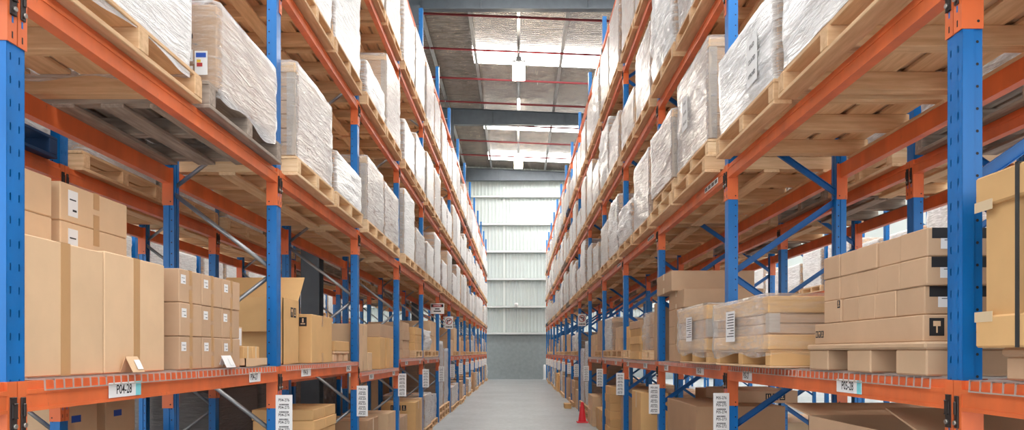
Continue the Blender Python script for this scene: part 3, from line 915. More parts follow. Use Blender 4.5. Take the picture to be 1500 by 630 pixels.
for ic, (a, b) in enumerate(cols):
    for il in range(3):
        carton(S, 1.66 + RND.uniform(-.004, .004), a, b, Z1 + .167 * il, .165, .28,
               f'small labelled carton, {("bottom", "middle", "top")[il]} layer, {("nearest", "middle", "farthest")[ic]} column of the nine, P04 rack', CARD,
               ('x', .035, .075), ('aisle', -.085, .115, .055, .045))
carton(S, 1.95, 3.75, 4.6, Z1, .49, .3, 'deep carton behind the nine small labelled cartons, P04 rack', CARD_DK)
# price card folded on the shelf edge
for y, nm, sz in ((3.28, 'folded white card with small print before the second large carton', 1.0), (4.34, 'tilted white card on the wire deck before the nine cartons', .9)):
    t = thing('card_holder', nm, 'card', (-(1.628 - .0), y, Z1 + .002), PI)
    part('card', MB().bar((-.02, 0, 0), (.012, 0, .066), .1 * sz if sz == 1 else .14, .002).bar((.012, 0, .066), (.035, 0, 0), .1, .002).mesh('card', [CARD_LT if sz == 1 else PAPER]), t)
    part('print_patch', MB().bar((-.019, -.02, .012), (.0, -.02, .052), .045, .002).mesh('print_patch', [PAPER]), t)
open_carton(S, 1.64, 4.66, 5.06, Z1, .05, .36, 'shallow open tray carton holding small boxes near the second upright, P04 rack', CARD_LT, ())
for i, (a, b) in enumerate(((4.68, 4.82), (4.83, 4.96))):
    carton(S, 1.66, a, b, Z1 + .008, .115, .26, f'small orange-tan box standing in the tray carton, {("nearer", "farther")[i]} one', CARD_OR, ('x', .02, 2.0, TAPE_CLR))
carton(S, 1.78, 4.7, 4.99, Z1 + .125, .125, .2, 'white-fronted carton lying on the tray boxes, P04 rack', CARD_LT, None, ('aisle', 0, .06, .26, .11))
open_carton(S, 1.66, 5.47, 5.86, Z1, .475, .62, 'large open carton with one raised flap behind the second upright, P04 rack', CARD_OR, (('far', 48), ('near', -70)), .26, (('near', -.12, .36, 2, .05), ('aisle', .05, .38, 2, .06)))
carton(S, 1.635, 6.13, 6.80, Z1, .39, .42, 'big yellow-tan taped carton past the open carton, P04 rack', CARD_OR, ('x', .05, .09), None, ('near', .14, .33, 1, .06))
zt = carton_pallet(S, 1.66, 7.0, 7.6, Z1, .1, .5, 'small cardboard pallet at the end of the second bay shelf, P04 rack', CARD_LT)
carton(S, 1.66, 7.0, 7.6, zt, .09, .5, 'flat tan carton on the small cardboard pallet, P04 rack', CARD_OR)
carton(S, 1.98, 6.9, 7.7, zt + .09, .25, .5, 'brown carton with handling symbols above the small cardboard pallet, P04 rack', CARD, None, None, ('near', -.1, .17, 3, .05))
Z1b = 1.246
carton(S, 1.64, 7.97, 8.42, Z1b, .5, .42, 'tall pale carton with tape just past the third upright, P04 rack', CARD_LT, ('x', .04, .12))
carton(S, 1.64, 8.46, 8.7, Z1b, .2, .3, 'low pale carton beside the tall pale carton, P04 rack', CARD_LT)
carton(S, 1.65, 9.26, 9.62, Z1b, .385, .3, 'tan carton with dark open side in the third bay, P04 rack', CARD_OR)
carton(S, 1.65, 9.72, 10.24, Z1b, .385, .3, 'tan carton with tape strip in the third bay, P04 rack', CARD_OR, ('x', .04, .1))
carton(S, 1.66, 9.3, 10.3, Z1b + .387, .16, .5, 'long brown carton laid over two tan cartons, P04 rack', CARD)
for i in range(4):
    carton(S, 1.66 + .01 * (i % 2), 11.2, 11.86, 1.361 + .133 * i, .131, .5, f'flat brown carton, {("bottom", "second", "third", "top")[i]} of a stack of four, P04 fourth bay', CARD, None, ('near', -.08, .07, .1, .04))
zp = pallet(S, 1.62, 12.3, .9, 1.361, 'pale pallet under orange-tan cartons in the fourth bay, P04 rack', PINE_PALE, 'open', .8, .12)
for i in range(3):
    for j in range(2):
        carton(S, 1.64, 12.32 + .435 * j, 12.75 + .435 * j, zp + .125 * i, .123, .4, f'orange-tan carton, {("bottom", "middle", "top")[i]} layer {("near", "far")[j]} side, P04 fourth bay', CARD_OR)

# ------------------------------------------------------------------ goods on the lowest shelf, P05 side
S = 1; Z1 = 1.361
zt = carton_pallet(S, 1.47, 2.79, 3.93, Z1, .125, .8, 'brown cardboard pallet with three feet beside the first blue upright, P05 rack')
carton(S, 1.5, 2.86, 3.9, zt, .1, .7, 'long flat carton with umbrella symbol lying on the cardboard pallet, P05 rack', CARD, None, None, [('near', -.265, .055, 2, .055), ('aisle', -.46, .05, 3, .028)])
zt += .102
for lay in range(3):
    bounds = [2.856, 3.062, 3.254, 3.446, 3.636, 3.826]
    if lay == 0: bounds = [2.875, 3.09, 3.27, 3.43, 3.60, 3.80]
    for i in range(5):
        a, b = bounds[i] + .002, bounds[i + 1] - .002
        lb = f'small brown box, {("bottom", "middle", "top")[lay]} row of three, {("nearest", "second", "third", "fourth", "farthest")[i]} on the cardboard pallet'
        c = carton(S, 1.515 + RND.uniform(-.004, .004) - (.012 if (lay == 0 and i == 4) else 0), a, b, zt + .1075 * lay, .106, .5, lb, CARD, None, [('near', -.155, .052, .09, .05)] if i == 0 else None, None if not (lay == 0 and i == 4) else ('aisle', .075, .085, 1, .03))
        if i == 0:
            mb = MB().box((-.25, -(b - a) / 2 - .0012, .066), (.25, -(b - a) / 2, .1065)).box((-.2505, -(b - a) / 2 - .0012, .07), (.25, (b - a) / 2, .1064)) if False else MB().box((-.232, -(b - a) / 2 - .0014, .066), (.25, -(b - a) / 2, .105))
            q = part('printed_band', mb.mesh('printed_band', [INK_SHADE]), c); q['label'] = 'black printed band on the end of the box'
# big strapped carton beside the viewpoint
zf = carton_pallet(S, 1.50, 1.3, 2.40, Z1, .1, .8, 'cardboard pallet under the strapped carton next to the first upright, P05 rack', CARD)
t = thing('strapped_carton', 'tall yellow-tan lidded carton with black strap at the picture edge, P05 rack', 'carton', (1.45 + .42, 1.86, zf), 0)
part('box_body', MB().cbox((-.4, -.57, .02), (.4, .57, .5), .006).mesh('box_body', [CARD_OR]), t)
part('lid', MB().cbox((-.42, -.59, .44), (.42, .59, .535), .006).mesh('lid', [CARD_OR]), t)
part('tray_base', MB().cbox((-.42, -.59, 0), (.42, .59, .1), .006).mesh('tray_base', [CARD_OR]), t)
for z in (.445, .1):
    part('tape_patch', MB().box((-.4215, .5, z - .02), (-.42, .5915, z + .012)).mesh('tape_patch', [TAPE_CLR]), t)
mb = MB(); y = .38
mb.box((-.424, y - .008, 0), (-.4205, y + .008, .538)); mb.box((-.424, y - .008, .5355), (.424, y + .008, .539)); mb.box((.4205, y - .008, 0), (.424, y + .008, .538))
part('strap', mb.mesh('strap', [STRAP]), t)

def wrapped_cartons(S, X, y0, w, d, z, layers, label, seed, note, film=FILM_CLEAR):
    """film-wrapped block of flat cartons standing on its own hollow carton feet"""
    h = sum(layers); o = thing('wrapped_load', label, 'wrapped load', (S * (X + d / 2), y0 + w / 2, z), FACE_RZ[S])
    zz = 0
    for i, lh in enumerate(layers):
        mt = CARD_OR if i in (0, len(layers) - 1) else CARD
        e = .012 if i in (0, len(layers) - 1) else 0
        part('carton', MB().cbox((-d / 2 - e, -w / 2 - e, zz), (d / 2 + e, w / 2 + e, zz + lh - .002), .006).mesh('carton', [mt]), o); zz += lh
    for sy in (-1, 1):
        c = part('corner_board', corner_mesh(round(h - layers[0] - layers[-1], 2)), o, (-(d / 2 + .006), sy * (w / 2 + .006), layers[0])); c.scale = (1, -sy, 1)
    part('stretch_film', film_mesh(round(w + .024, 2), round(d + .024, 2), h, seed, .05, .009, film), o)
    q = part('notice_sheet', cached(('bn', .24, .19), lambda: None) or blank_notice(None, 0, 0, 0, .2, .17).data, o, (-d / 2 - .034, note, h * .52)) if False else blank_notice(o, -d / 2 - .036, note, h * .5, .2, .19)
    return o
def feet_pallet(S, X, y0, w, d, z, label):
    h = .1; o = thing('carton_footed_pallet', label, 'pallet', (S * (X + d / 2), y0 + w / 2, z), FACE_RZ[S])
    part('deck', MB().cbox((-d / 2, -w / 2, h - .012), (d / 2, w / 2, h), .003).mesh('deck', [CARD_OR]), o)
    part('base_sheet', MB().cbox((-d / 2, -w / 2, 0), (d / 2, w / 2, .012), .003).mesh('base_sheet', [CARD_LT]), o)
    for c in (-w / 2 + .045, 0, w / 2 - .045): part('foot', MB().cbox((-d / 2 + .004, c - .045, .012), (d / 2 - .004, c + .045, h - .012), .003).mesh('foot', [CARD_OR]), o)
    return z + h
zp = feet_pallet(S, 1.375, 4.215, 1.15, .9, Z1, 'tan carton-footed pallet under the wrapped cartons before the second upright, P05 rack')
wrapped_cartons(S, 1.375, 4.215, 1.15, .9, zp, [.085, .06, .055, .095], 'low film-wrapped block of flat cartons with notice, before the second upright, P05 rack', 1, .08)
zp = feet_pallet(S, 1.385, 5.62, .98, .8, Z1, 'tan carton-footed pallet just past the second upright, P05 rack')
wrapped_cartons(S, 1.385, 5.62, .98, .8, zp, [.09, .14, .105], 'film-wrapped block of cartons with notice just past the second upright, P05 rack', 3, -.02)
for i in range(3):
    carton(S, 1.5, 7.12, 7.66, Z1 + .166 * i, .165, .3, f'brown carton, {("bottom", "middle", "top")[i]} of the column under two flat cartons, P05 rack', CARD, ('x', .03, .05))
    carton(S, 1.81, 7.12, 7.66, Z1 + .166 * i, .165, .4, f'brown carton, {("bottom", "middle", "top")[i]} layer behind the column under two flat cartons, P05 rack', CARD)
carton(S, 1.50, 6.98, 7.66, Z1 + .499, .165, .72, 'flat brown carton, lower of two on the carton column, P05 rack', CARD, ('x', .05, .05, TAPE_CLR))
carton(S, 1.44, 7.25, 8.0, Z1 + .665, .19, .78, 'large flat brown carton topping the carton column, P05 rack', CARD, ('x', .07, .06, TAPE_CLR))
# third bay
carton(S, 1.5, 8.34, 8.5, Z1, .62, .55, 'thin upright brown carton against the third upright, P05 rack', CARD)
zp = pallet(S, 1.46, 8.58, .55, Z1, 'pale small pallet under a bulging film bundle, P05 rack', PINE_PALE, 'open', .7, .11)
load(S, 1.5, 8.6, .5, .6, zp, .42, 'bulging film-wrapped bundle with white sheet, P05 third bay', 'bag', 2, 2, 3, CARD, FILM_CLEAR)
for i in range(5):
    carton(S, 1.47 + .012 * (i % 2), 9.35, 10.15, Z1 + .096 * i, .094, .6, f'flat tan carton, {("bottom", "second", "third", "fourth", "top")[i]} of a stack of five, P05 third bay', CARD_OR if i < 4 else CARD)
zp = pallet(S, 1.47, 10.25, .6, Z1, 'small pallet holding orange cartons at the fourth upright, P05 rack', PINE_PALE, 'open', .6, .12)
for i in range(2):
    carton(S, 1.49, 10.3, 10.6, zp + .16 * i, .158, .4, f'small orange carton, {("lower", "upper")[i]} of two on the small pallet, P05 rack', CARD_OR)
carton(S, 2.13, 9.25, 10.15, Z1, .6, .3, 'broad brown carton at the back of the third bay, P05 rack', CARD_DK)

# ------------------------------------------------------------------ pallet loads on the upper levels
LVN = {1: 'second shelf', 2: 'third shelf', 3: 'fourth shelf'}
def slot(s, lv, k, half, y0, w, h, style, seed, note=None, d=1.0, pm=None, ps=None, pal2=False, X=None, ny=3, nz=5, mat=None, film=None, lw=None, lX=None, desc=None, skirt=0):
    z = LV[s][lv] + .001; far = y0 > 16
    X = X if X is not None else A[s] - .065
    loc = f'{RACK[s]} {LVN[lv]}, {bayname(k)}, {half}'
    pm = pm or PINE; ps = ps or 'pine'
    tone = {'pine_pallet_wood': 'pine', 'pale_pallet_wood': 'pale', 'weathered_pallet_wood': 'weathered grey'}.get(pm.name, 'blue')
    z = pallet(s, X, y0, w, z, f'{tone} pallet, {loc}', pm, ps, d, .135, far)
    if pal2: z = pallet(s, X + .03, y0 + .03, w - .08, z, f'upper of two stacked pallets, {loc}', PINE_PALE, 'pine', d - .05, .12, far)
    lw = lw or w - .05
    desc = desc or {'capped': 'wrapped carton load with cardboard top', 'plain': 'film-wrapped carton load', 'bag': 'lumpy white wrapped load'}[style]
    load(s, lX if lX is not None else X + .03, y0 + (w - lw) / 2, lw, d - .06, z, h, f'{desc}, {loc}', style, seed, ny, nz, mat, film, None, note, skirt, detail=not far)

# P04 rack, explicit near ones
slot(-1, 1, 0, 'near half', 2.66, 1.21, .95, 'plain', 1, X=1.575, d=.98, pm=PINE, ps='open', lX=1.60, lw=1.0, film=FILM_GLARE, desc='tall glossy wrapped load with torn film skirt', skirt=.06)
z = pallet(-1, 1.565, 3.93, 1.2, LV[-1][1] + .001, 'weathered grey slatted pallet under the labelled wrapped crate, P04 rack', GREYWOOD, 'grey', 1.0, .14)
o = load(-1, 1.575, 4.04, .98, .92, z, .44, 'wrapped plain box with energy label on the grey slatted pallet, P04 rack', 'plain', 4, 1, 1, CARD, FILM, skirt=.08)
lb = part('energy_label', MB().box((-.045, -.003, -.065), (.045, 0, .065)).box((-.036, -.004, .03), (.036, -.003, .055), 1).box((-.03, -.004, -.02), (.01, -.003, 0), 2).box((-.03, -.004, .002), (-.002, -.003, .018), 3).mesh('energy_label', [PAPER, INK_BLUE, INK_RED, YELLOW]), o, (.10 - .0, .49 + .022, .14), (0, 0, PI))
lb['label'] = 'energy rating label with coloured bars'; lb.location = (-.395, .527, .115); lb.scale = (.72, 1, .95)
st = part('address_label', sticker_mesh(.07, .06), o, (-.315, .525, .155), (0, 0, -PI / 2)); part('address_label', sticker_mesh(.07, .05), o, (-.315, .525, .075), (0, 0, -PI / 2))
part('hand_hole_shade', MB().cbox((-.05, -.002, -.012), (.05, .001, .012), .0009).mesh('hand_hole_shade', [INK_SHADE]), o, (-.3, .525, .255))  # flat dark plate painting the shade inside a hand hole
slot(-1, 1, 1, 'near half', 5.42, 1.1, .66, 'capped', 2, X=1.54, pm=PINE_PALE, pal2=False, lw=1.07, nz=6)
slot(-1, 1, 1, 'far half', 6.6, 1.13, .34, 'plain', 3, X=1.54, pm=PINE_PALE, film=FILM_GLARE)
slot(-1, 1, 2, 'near half', 8.0, 1.05, .66, 'capped', 1, X=1.55, pm=PINE_PALE)
slot(-1, 1, 2, 'far half', 9.05, 1.15, .62, 'capped', 0, X=1.55, pm=PINE_PALE)
slot(-1, 2, 1, 'near half', 5.45, 1.1, .9, 'plain', 5, X=1.55, pm=PINE, film=FILM_GLARE)
slot(-1, 2, 1, 'far half', 6.6, 1.12, .85, 'plain', 2, X=1.55, pm=PINE, film=FILM_GLARE)
slot(-1, 2, 2, 'near half', 7.98, 1.15, .32, 'plain', 0, X=1.55, pm=PINE, film=FILM_GLARE)
slot(-1, 2, 2, 'far half', 9.2, 1.15, .86, 'capped', 4, X=1.55, pm=PINE)
# P05 rack, explicit near ones
slot(1, 1, -1, 'far half', 1.55, 1.0, .8, 'plain', 4, X=1.37, pm=PINE, film=FILM)
slot(1, 1, 0, 'near half', 2.85, 1.22, .78, 'plain', 1, X=1.365, d=1.02, pm=PINE, ps='open', film=FILM_GLARE, nz=3, ny=2, pal2=False)
slot(1, 1, 0, 'far half', 4.14, 1.2, .5, 'plain', 2, ((-.22), .24, ('SEALED', 'COUNTED', 'APPROVED')), X=1.365, d=1.02, pm=PINE, ps='open', film=FILM_GLARE, nz=3, ny=2)
slot(1, 1, 1, 'near half', 5.72, 1.2, .76, 'capped', 3, (.18, .42, ('SEALED', 'COUNTED', 'APPROVED')), X=1.38, pm=PINE, pal2=True, lw=1.12, nz=7, ny=2, lX=1.43)
slot(1, 1, 1, 'far half', 7.0, 1.15, .62, 'capped', 5, X=1.38, pm=PINE_PALE, pal2=True)
slot(1, 1, 2, 'near half', 8.32, 1.15, .74, 'plain', 0, X=1.40, pm=PINE, nz=6)
slot(1, 1, 2, 'far half', 9.6, 1.2, .45, 'bag', 1, X=1.40, pm=PINE)
slot(1, 2, 1, 'near half', 5.68, 1.15, .8, 'plain', 2, X=1.39, pm=PINE)
slot(1, 2, 1, 'far half', 6.95, 1.15, .9, 'bag', 3, X=1.39, pm=PINE)

rr = random.Random(21)
done = {(-1, 1, 0), (-1, 1, 1), (-1, 1, 2), (-1, 2, 1), (-1, 2, 2), (1, 1, 0), (1, 1, 1), (1, 1, 2), (1, 2, 1)}
for s in (-1, 1):
    for lv in (1, 2, 3):
        for k in range(0, NB):
            if (s, lv, k) in done: continue
            y0, y1 = yk(s, k) + .05, yk(s, k + 1) - PW - .05
            if (LV[s][lv] - CZ) / y1 * F_PX > 522: continue
            hl = (y1 - y0) / 2
            for i, half in enumerate(('near half', 'far half')):
                w = rr.choice((1.1, 1.15, 1.2)); ya = y0 + hl * i + (hl - w) / 2
                if (LV[s][lv] - CZ) / (ya + w) * F_PX > 520: continue
                st = rr.choice(('capped', 'capped', 'plain') if s < 0 else ('plain', 'plain', 'bag', 'capped'))
                h = round(rr.choice((.55, .7, .8, .9) if s < 0 else (.5, .65, .8, .95)), 2)
                if lv == 3 and k < 5: h = rr.choice((.85, .92, .98))
                pm = rr.choice((PINE, PINE, PINE_PALE, GREYWOOD if k > 6 else PINE))
                if s > 0 and rr.random() < .1 and k > 5: pm = BLUE_PL
                slot(s, lv, k, half, ya, w, h, st, rr.randrange(6), pm=pm, ny=rr.choice((2, 3)), nz=rr.choice((4, 5, 6)), mat=rr.choice((CARD, CARD_DK, CARD_LT)),
                     film=(FILM_GLARE if s < 0 and rr.random() < .75 else None))

# ------------------------------------------------------------------ lowest shelf and floor, farther bays
def stack_of(s, X, y0, w, z, h, dx, loc, nl, nc, mat):
    hh = h / nl; ww = w / nc
    for l in range(nl):
        for c in range(nc):
            lw_ = ('bottom', 'top') if nl == 2 else ('bottom', 'middle', 'top', 'topmost')
            nm = 'only row' if nl == 1 else lw_[l] + ' row'
            cn = '' if nc == 1 else (' near side', ' far side', ' end')[c]
            carton(s, X + rr.uniform(0, .02), y0 + ww * c + .004, y0 + ww * (c + 1) - .004, z + hh * l, hh - .002, dx, f'{TONE[mat.name]} carton, {nm}{cn}, {loc}', mat,
                   ('x', .04, .08) if y0 < 22 else None, None, None)
TONE = {'kraft_cardboard': 'brown', 'light_kraft_cardboard': 'pale', 'yellow_kraft_cardboard': 'yellow-tan', 'brown_cardboard': 'dark brown'}
def goods(s, lv, k, half, y0, w, z, hmax, sid):
    loc = f'{RACK[s]} {"lowest shelf" if lv else "floor"}, {bayname(k)}, {half}'
    far = y0 > 14; kind = rr.random(); X = A[s] + (.03 if lv else rr.uniform(-.05, .06)); mat = rr.choice((CARD, CARD, CARD_OR, CARD_LT, CARD_DK))
    if kind < .45:
        z = pallet(s, X - .04, y0, w, z, f'pallet under wrapped goods, {loc}', rr.choice((PINE, PINE_PALE)), 'pine', .8, .12, far)
        load(s, X, y0 + .04, w - .1, .72, z, rr.uniform(.45, 1) * hmax, f'film-wrapped goods, {loc}', rr.choice(('plain', 'capped', 'bag')), rr.randrange(6), 2, 3, mat, None, None, None, 0, detail=False)
    elif kind < .8:
        z = pallet(s, X - .04, y0, w, z, f'pallet under stacked cartons, {loc}', rr.choice((PINE, PINE_PALE)), 'open', .8, .12, far)
        stack_of(s, X, y0 + .03, w - .1, z, rr.uniform(.5, 1) * hmax, .6, loc, rr.choice((2, 3)), 2 if k < 8 else 1, mat)
    else:
        stack_of(s, X, y0 + .05, w - .15, z + .001, rr.uniform(.5, .95) * hmax, .65, loc, rr.choice((1, 2)), rr.choice((1, 2)) if k < 8 else 1, mat)
for s in (-1, 1):
    for k in range(2, NB):
        y0, y1 = yk(s, k) + .04, yk(s, k + 1) - PW - .04; hl = (y1 - y0) / 2
        for i, half in enumerate(('near half', 'far half')):
            ya = y0 + hl * i + .05; w = hl - .1
            if k == 5: continue
            if k >= (4 if s < 0 else 3): goods(s, 1, k, half, ya, round(w, 2), LV[s][0] + .0125, .62, 0)
            if k >= 4: goods(s, 0, k, half, ya, round(w, 2), .001, .75, 0)
    # tall loads standing on the floor of the open sixth bay
    for i, half in enumerate(('near half', 'far half')):
        y0, y1 = yk(s, 5) + .06, yk(s, 6) - PW - .06; w = round((y1 - y0) / 2 - .08, 2); ya = y0 + i * (y1 - y0) / 2 + .04
        z = .001
        for j in range(2): z = pallet(s, A[s] + .0, ya, w, z, f'brown pallet, {("lower", "upper")[j]} of two, {RACK[s]} floor, open sixth bay, {half}', PINE, 'pine', .9, .14)
        load(s, A[s] + .05, ya + .04, w - .08, .8, z, 1.4 - .15 * i, f'tall film-wrapped load, {RACK[s]} floor, open sixth bay, {half}', 'plain', i + 2, 2, 6, CARD_DK, FILM)

# floor, near bays, P04 side
S = -1
for i in range(4):
    for j in range(2):
        carton(S, 1.66 + .01 * (i % 2), 6.3 + .39 * j, 6.68 + .39 * j, .62 + .09 * i, .088, .5, f'thin orange-tan carton, {("bottom", "second", "third", "top")[i]} layer {("near", "far")[j]} side, P04 second bay floor stack', CARD_OR)
zq = pallet(S, 1.62, 6.25, .9, .001, 'pallet under the thin orange-tan floor stack, P04 second bay', PINE, 'pine', .7, .13)
carton(S, 1.66, 6.28, 7.1, zq, .62 - zq - .001, .6, 'deep carton carrying the thin orange-tan stack, P04 second bay floor', CARD_DK)
carton(S, 1.66, 8.55, 9.2, .001, .69, 1.0, 'large brown carton with pale edges on the floor, P04 third bay', CARD_DK, ('x', .05, 2.0, TAPE_CLR))
carton(S, 1.66, 9.9, 10.5, .001, .66, .6, 'carton with blue printed label on the floor at the fourth upright, P04 rack', CARD_LT, None, [('near', 0, .5, .2, .12)])
carton(S, 1.61, 12.2, 12.84, .001, .66, .55, 'big yellow-tan carton with handling symbols on the floor, P04 fourth bay', CARD_OR, ('x', .05, .12, TAPE_CLR), [('near', -.05, .5, .14, .05)], ('near', 0, .57, 3, .07))
for i in range(2):
    carton(S, 1.63, 12.92, 13.21, .001 + .34 * i, .338, .4, f'pale carton with handling symbols, {("lower", "upper")[i]} of two by the fifth upright, P04 rack', CARD_LT, None, None, ('near', 0, .24, 2, .06))
carton(S, 1.7, 10.95, 11.9, .001, .5, .7, 'brown carton on the floor past the fourth upright, P04 rack', CARD, ('x', .05, .12))
zq = pallet(S, 1.75, 3.6, 1.2, .001, 'pallet under the dark wrapped floor load, P04 first bay', PINE, 'pine', .9, .13)
load(S, 2.0, 3.7, 1.0, .7, zq, .82, 'dark film-wrapped load low on the floor, P04 first bay', 'plain', 1, 2, 3, CARD_DK, FILM_BLACK)
# floor, near bays, P05 side
S = 1
zq = pallet(S, 1.5, 2.85, 1.3, .001, 'pallet under the big open carton, P05 first bay', PINE, 'pine', .9, .13)
open_carton(S, 1.55, 2.9, 4.12, zq, .98, .85, 'big open brown carton with slack flaps on the floor, P05 first bay', CARD, (('far', 6), ('near', 165), ('back', 30)), .38)
carton(S, 1.62, 4.55, 5.3, .001, .8, .9, 'dark brown carton with symbols on the floor before the second upright, P05 rack', CARD_DK, None, None, ('near', .1, .68, 3, .06))
zq = pallet(S, 1.47, 6.2, 1.7, .001, 'broad pallet under the brown floor cartons, P05 second bay', PINE_PALE, 'pine', .8, .13)
carton(S, 1.5, 6.25, 7.4, zq, .5, .85, 'large crate-like carton on the floor pallet, P05 second bay', CARD_LT)
carton(S, 1.5, 6.5, 7.75, zq + .502, .36, .75, 'wide brown carton atop the pale crate-like carton, P05 second bay', CARD_DK)
carton(S, 1.9, 6.9, 7.8, zq + .864, .11, .6, 'flat carton with symbols on the wide brown carton, P05 second bay', CARD, None, None, ('near', .1, .055, 3, .05))
carton(S, 1.47, 9.25, 9.95, .001, .965, .33, 'tall orange-tan carton with grey tape band on the floor, P05 third bay', CARD_OR, ('x', .05, .2, TAPE_CLR))
carton(S, 1.9, 9.0, 10.4, .001, .8, .5, 'brown carton behind the tall orange-tan carton, P05 third bay', CARD_DK)
for i in range(6):
    carton(S, 1.46 + .01 * (i % 2), 12.3, 12.95, .12 + .13 * i, .128, .55, f'tan carton in the floor stack by the fifth upright, {ORD[i]} from the bottom, P05 rack', CARD_OR)
pallet(S, 1.36, 12.25, .8, .001, 'pallet under the tan floor stack by the fifth upright, P05 rack', PINE, 'pine', .75, .118)
for i in range(5):
    carton(S, 1.6, 11.2, 12.0, .12 + .16 * i, .158, .5, f'brown carton, {ORD[i]} from the bottom in the fourth bay floor stack, P05 rack', CARD)
pallet(S, 1.5, 11.15, .9, .001, 'pallet under the brown floor stack, P05 fourth bay', PINE, 'pine', .75, .118)
carton(S, 1.21, 19.9, 20.4, .001, .12, .17, 'flat tan carton lying on the aisle floor past the cone', CARD_OR)

# ------------------------------------------------------------------ rows behind
for s in (-1, 1):
    X = ROW2[s] - .06
    for k in range(0, 8):
        for i, half in enumerate(('near half', 'far half')):
            y0, y1 = yk(s, k) + .05 - .12, yk(s, k + 1) - PW - .17; hl = (y1 - y0) / 2; w = round(rr.choice((1.1, 1.15, 1.2)), 2); ya = y0 + hl * i + (hl - w) / 2
            loc = f'{ROWN[2][s]}, second shelf, {bayname(k)}, {half}'
            blue = (s < 0 and k == 0 and i == 1)
            z = pallet(s, X, ya, w, LV[s][1] + .001, ('dark blue plastic pallet, ' if blue else 'pallet, ') + loc, BLUE_PL if blue else rr.choice((PINE, PINE_PALE, GREYWOOD)), 'pine' if not blue else 'open', 1.0, .135, k > 2)
            load(s, X + .03, ya + .03, w - .06, .94, z, rr.choice((.5, .7, .9)), 'wrapped load, ' + loc, 'plain', rr.randrange(6), 2, 4, CARD, FILM_GLARE, None, None, 0, detail=False)
            if k >= 1 and rr.random() < .8:
                z0 = LV[s][0] - (.1 if s < 0 else 0) + .001
                carton(s, X + .1, ya, ya + w, z0, rr.choice((.3, .4, .5)), .7, f'brown carton, {ROWN[2][s]}, lowest shelf, {bayname(k)}, {half}', rr.choice((CARD, CARD_DK, CARD_OR)))
            lo = f'{ROWN[2][s]}, floor, {bayname(k)}, {half}'
            if s < 0 and k in (2, 3):
                z = pallet(s, X + .05, ya, w, .001, 'pallet, ' + lo, PINE, 'pine', .95, .13, True)
                load(s, X + .1, ya + .03, w - .06, .88, z, .92, 'black film-wrapped load, ' + lo, 'plain', rr.randrange(6), 2, 4, CARD_DK, FILM_BLACK, None, None, 0, detail=False)
            elif k >= 2 and rr.random() < .75:
                carton(s, X + .1, ya, ya + w, .001, rr.choice((.5, .7, .9)), .8, f'large carton, {lo}', rr.choice((CARD, CARD_DK, CARD_LT)))
    X = ROW3[s] - .03
    for k in range(2, 11):
        for i, half in enumerate(('near half', 'far half')):
            y0, y1 = yk(s, k) + .35, yk(s, k + 1) - PW + .25; hl = (y1 - y0) / 2; w = 1.15; ya = y0 + hl * i + (hl - w) / 2
            for lv, nm, hs in ((0, 'lowest shelf', (.5, .7, .9)), (1, 'second shelf', (.6, .8, 1.0))):
                loc = f'{ROWN[3][s]}, {nm}, {bayname(k)}, {half}'
                z = pallet(s, X, ya, w, LV[s][lv] + .001, 'pallet, ' + loc, PINE_PALE, 'pine', 1.0, .135, True)
                load(s, X + .03, ya + .03, 1.08, .94, z, rr.choice(hs), 'white wrapped load, ' + loc, 'plain', rr.randrange(6), 2, 4, CARD_LT, FILM_GLARE, None, None, 0, detail=False)
# carton stacks with blue print behind the P04 rack
for j, (ya, n) in enumerate(((4.6, 3), (5.42, 4), (6.0, 4))):
    for i in range(n):
        c = carton(-1, 3.2, ya, ya + (.46 if j else .4), .001 + .268 * i, .266, .42, f'carton with blue print, {ORD[i]} from the floor, {("nearest", "middle", "farthest")[j]} stack behind the P04 rack', CARD_LT, None, ('near', 0, .13, .001, .001))
        q = part('blue_print', MB().box((-.0012, -.06, -.025), (0, .06, .025)).mesh('blue_print', [INK_BLUE]), c, (-.21, .05, .16)); q['label'] = 'blue printed patch'

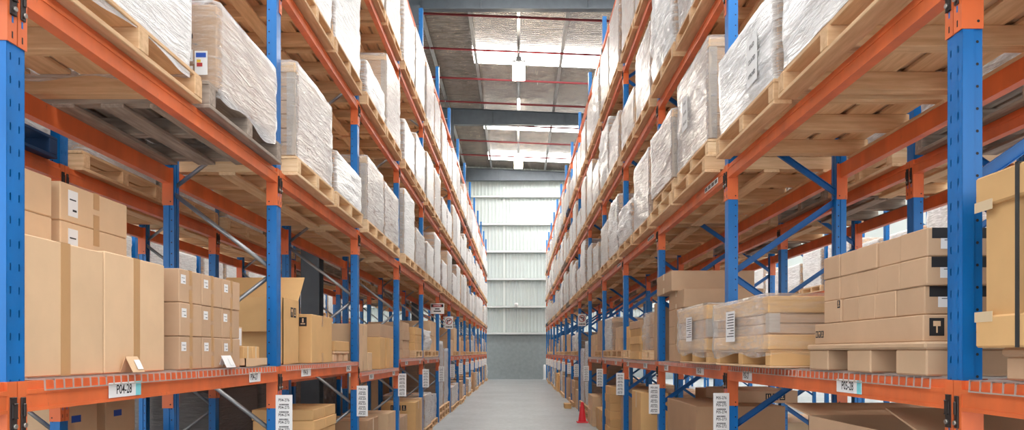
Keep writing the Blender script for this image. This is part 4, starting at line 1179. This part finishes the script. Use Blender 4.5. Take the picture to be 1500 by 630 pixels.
# repeats of one kind share a group phrase
PLURAL = {'rack_upright_frame': 'upright frames', 'rack_beam': 'beams', 'wire_mesh_deck': 'wire mesh decks', 'pallet': 'pallets', 'wrapped_load': 'wrapped loads', 'carton': 'cartons',
          'location_placard': 'rack code placards', 'sprinkler_pipe': 'sprinkler pipes', 'high_bay_light': 'lamps over the aisle', 'open_carton': 'open cartons', 'cardboard_pallet': 'cardboard pallets',
          'carton_footed_pallet': 'carton-footed pallets', 'card_holder': 'small cards on the shelf edge', 'no_turn_sign': 'no turn signs', 'traffic_cone': 'traffic cones'}
fam = {}
for o in COL.objects:
    if o.parent is None and 'label' in o and 'group' not in o:
        n = o.name.split('.')[0]; L_ = o['label']; g = PLURAL.get(n, n.replace('_', ' ') + 's')
        for key, ph in (('rack behind the P04', 'rack behind the P04 rack'), ('rack behind the P05', 'rack behind the P05 rack'), ('beyond the P04', 'far rack beyond the P04 rack'), ('beyond the P05', 'far rack beyond the P05 rack'), ('P04', 'P04 rack'), ('P05', 'P05 rack')):
            if key in L_:
                if n in ('rack_upright_frame', 'rack_beam', 'wire_mesh_deck', 'location_placard', 'pallet', 'wrapped_load', 'carton'): g += ' of the ' + ph
                break
        for ph in ('second shelf', 'third shelf', 'fourth shelf'):
            if ph in L_: g = g.replace(' of the ', f' on the {ph} of the ', 1); break
        if 'of the nine' in L_: g = 'nine small labelled cartons'
        elif n == 'carton' and 'row of three' in L_: g = 'small brown boxes on the cardboard pallet'
        fam.setdefault(g, []).append(o)
for g, os_ in fam.items():
    if len(os_) > 1:
        for o in os_: o['group'] = g

# ------------------------------------------------------------------ light, camera
w = bpy.data.worlds.new('daylight'); SC.world = w; w.use_nodes = True
bg = w.node_tree.nodes['Background']; bg.inputs[0].default_value = (.93, .97, 1.0, 1); bg.inputs[1].default_value = 1.6
cam = bpy.data.cameras.new('camera'); co = bpy.data.objects.new('camera', cam); COL.objects.link(co)
co.location = (0, 0, CZ); co.rotation_euler = (PI / 2, 0, 0)
cam.sensor_width = 36; cam.lens = F_PX / 1500 * 36; cam.shift_x = -8.5 / 1500; cam.shift_y = 201.5 / 1500; cam.clip_end = 200
SC.camera = co
vs = SC.view_settings; vs.view_transform = 'Standard'; vs.look = 'None'; vs.gamma = 1.0; vs.use_curve_mapping = False; vs.exposure = 0.62
SC.cycles.max_bounces = 10; SC.cycles.diffuse_bounces = 5; SC.cycles.transparent_max_bounces = 16; SC.cycles.sample_clamp_indirect = 6
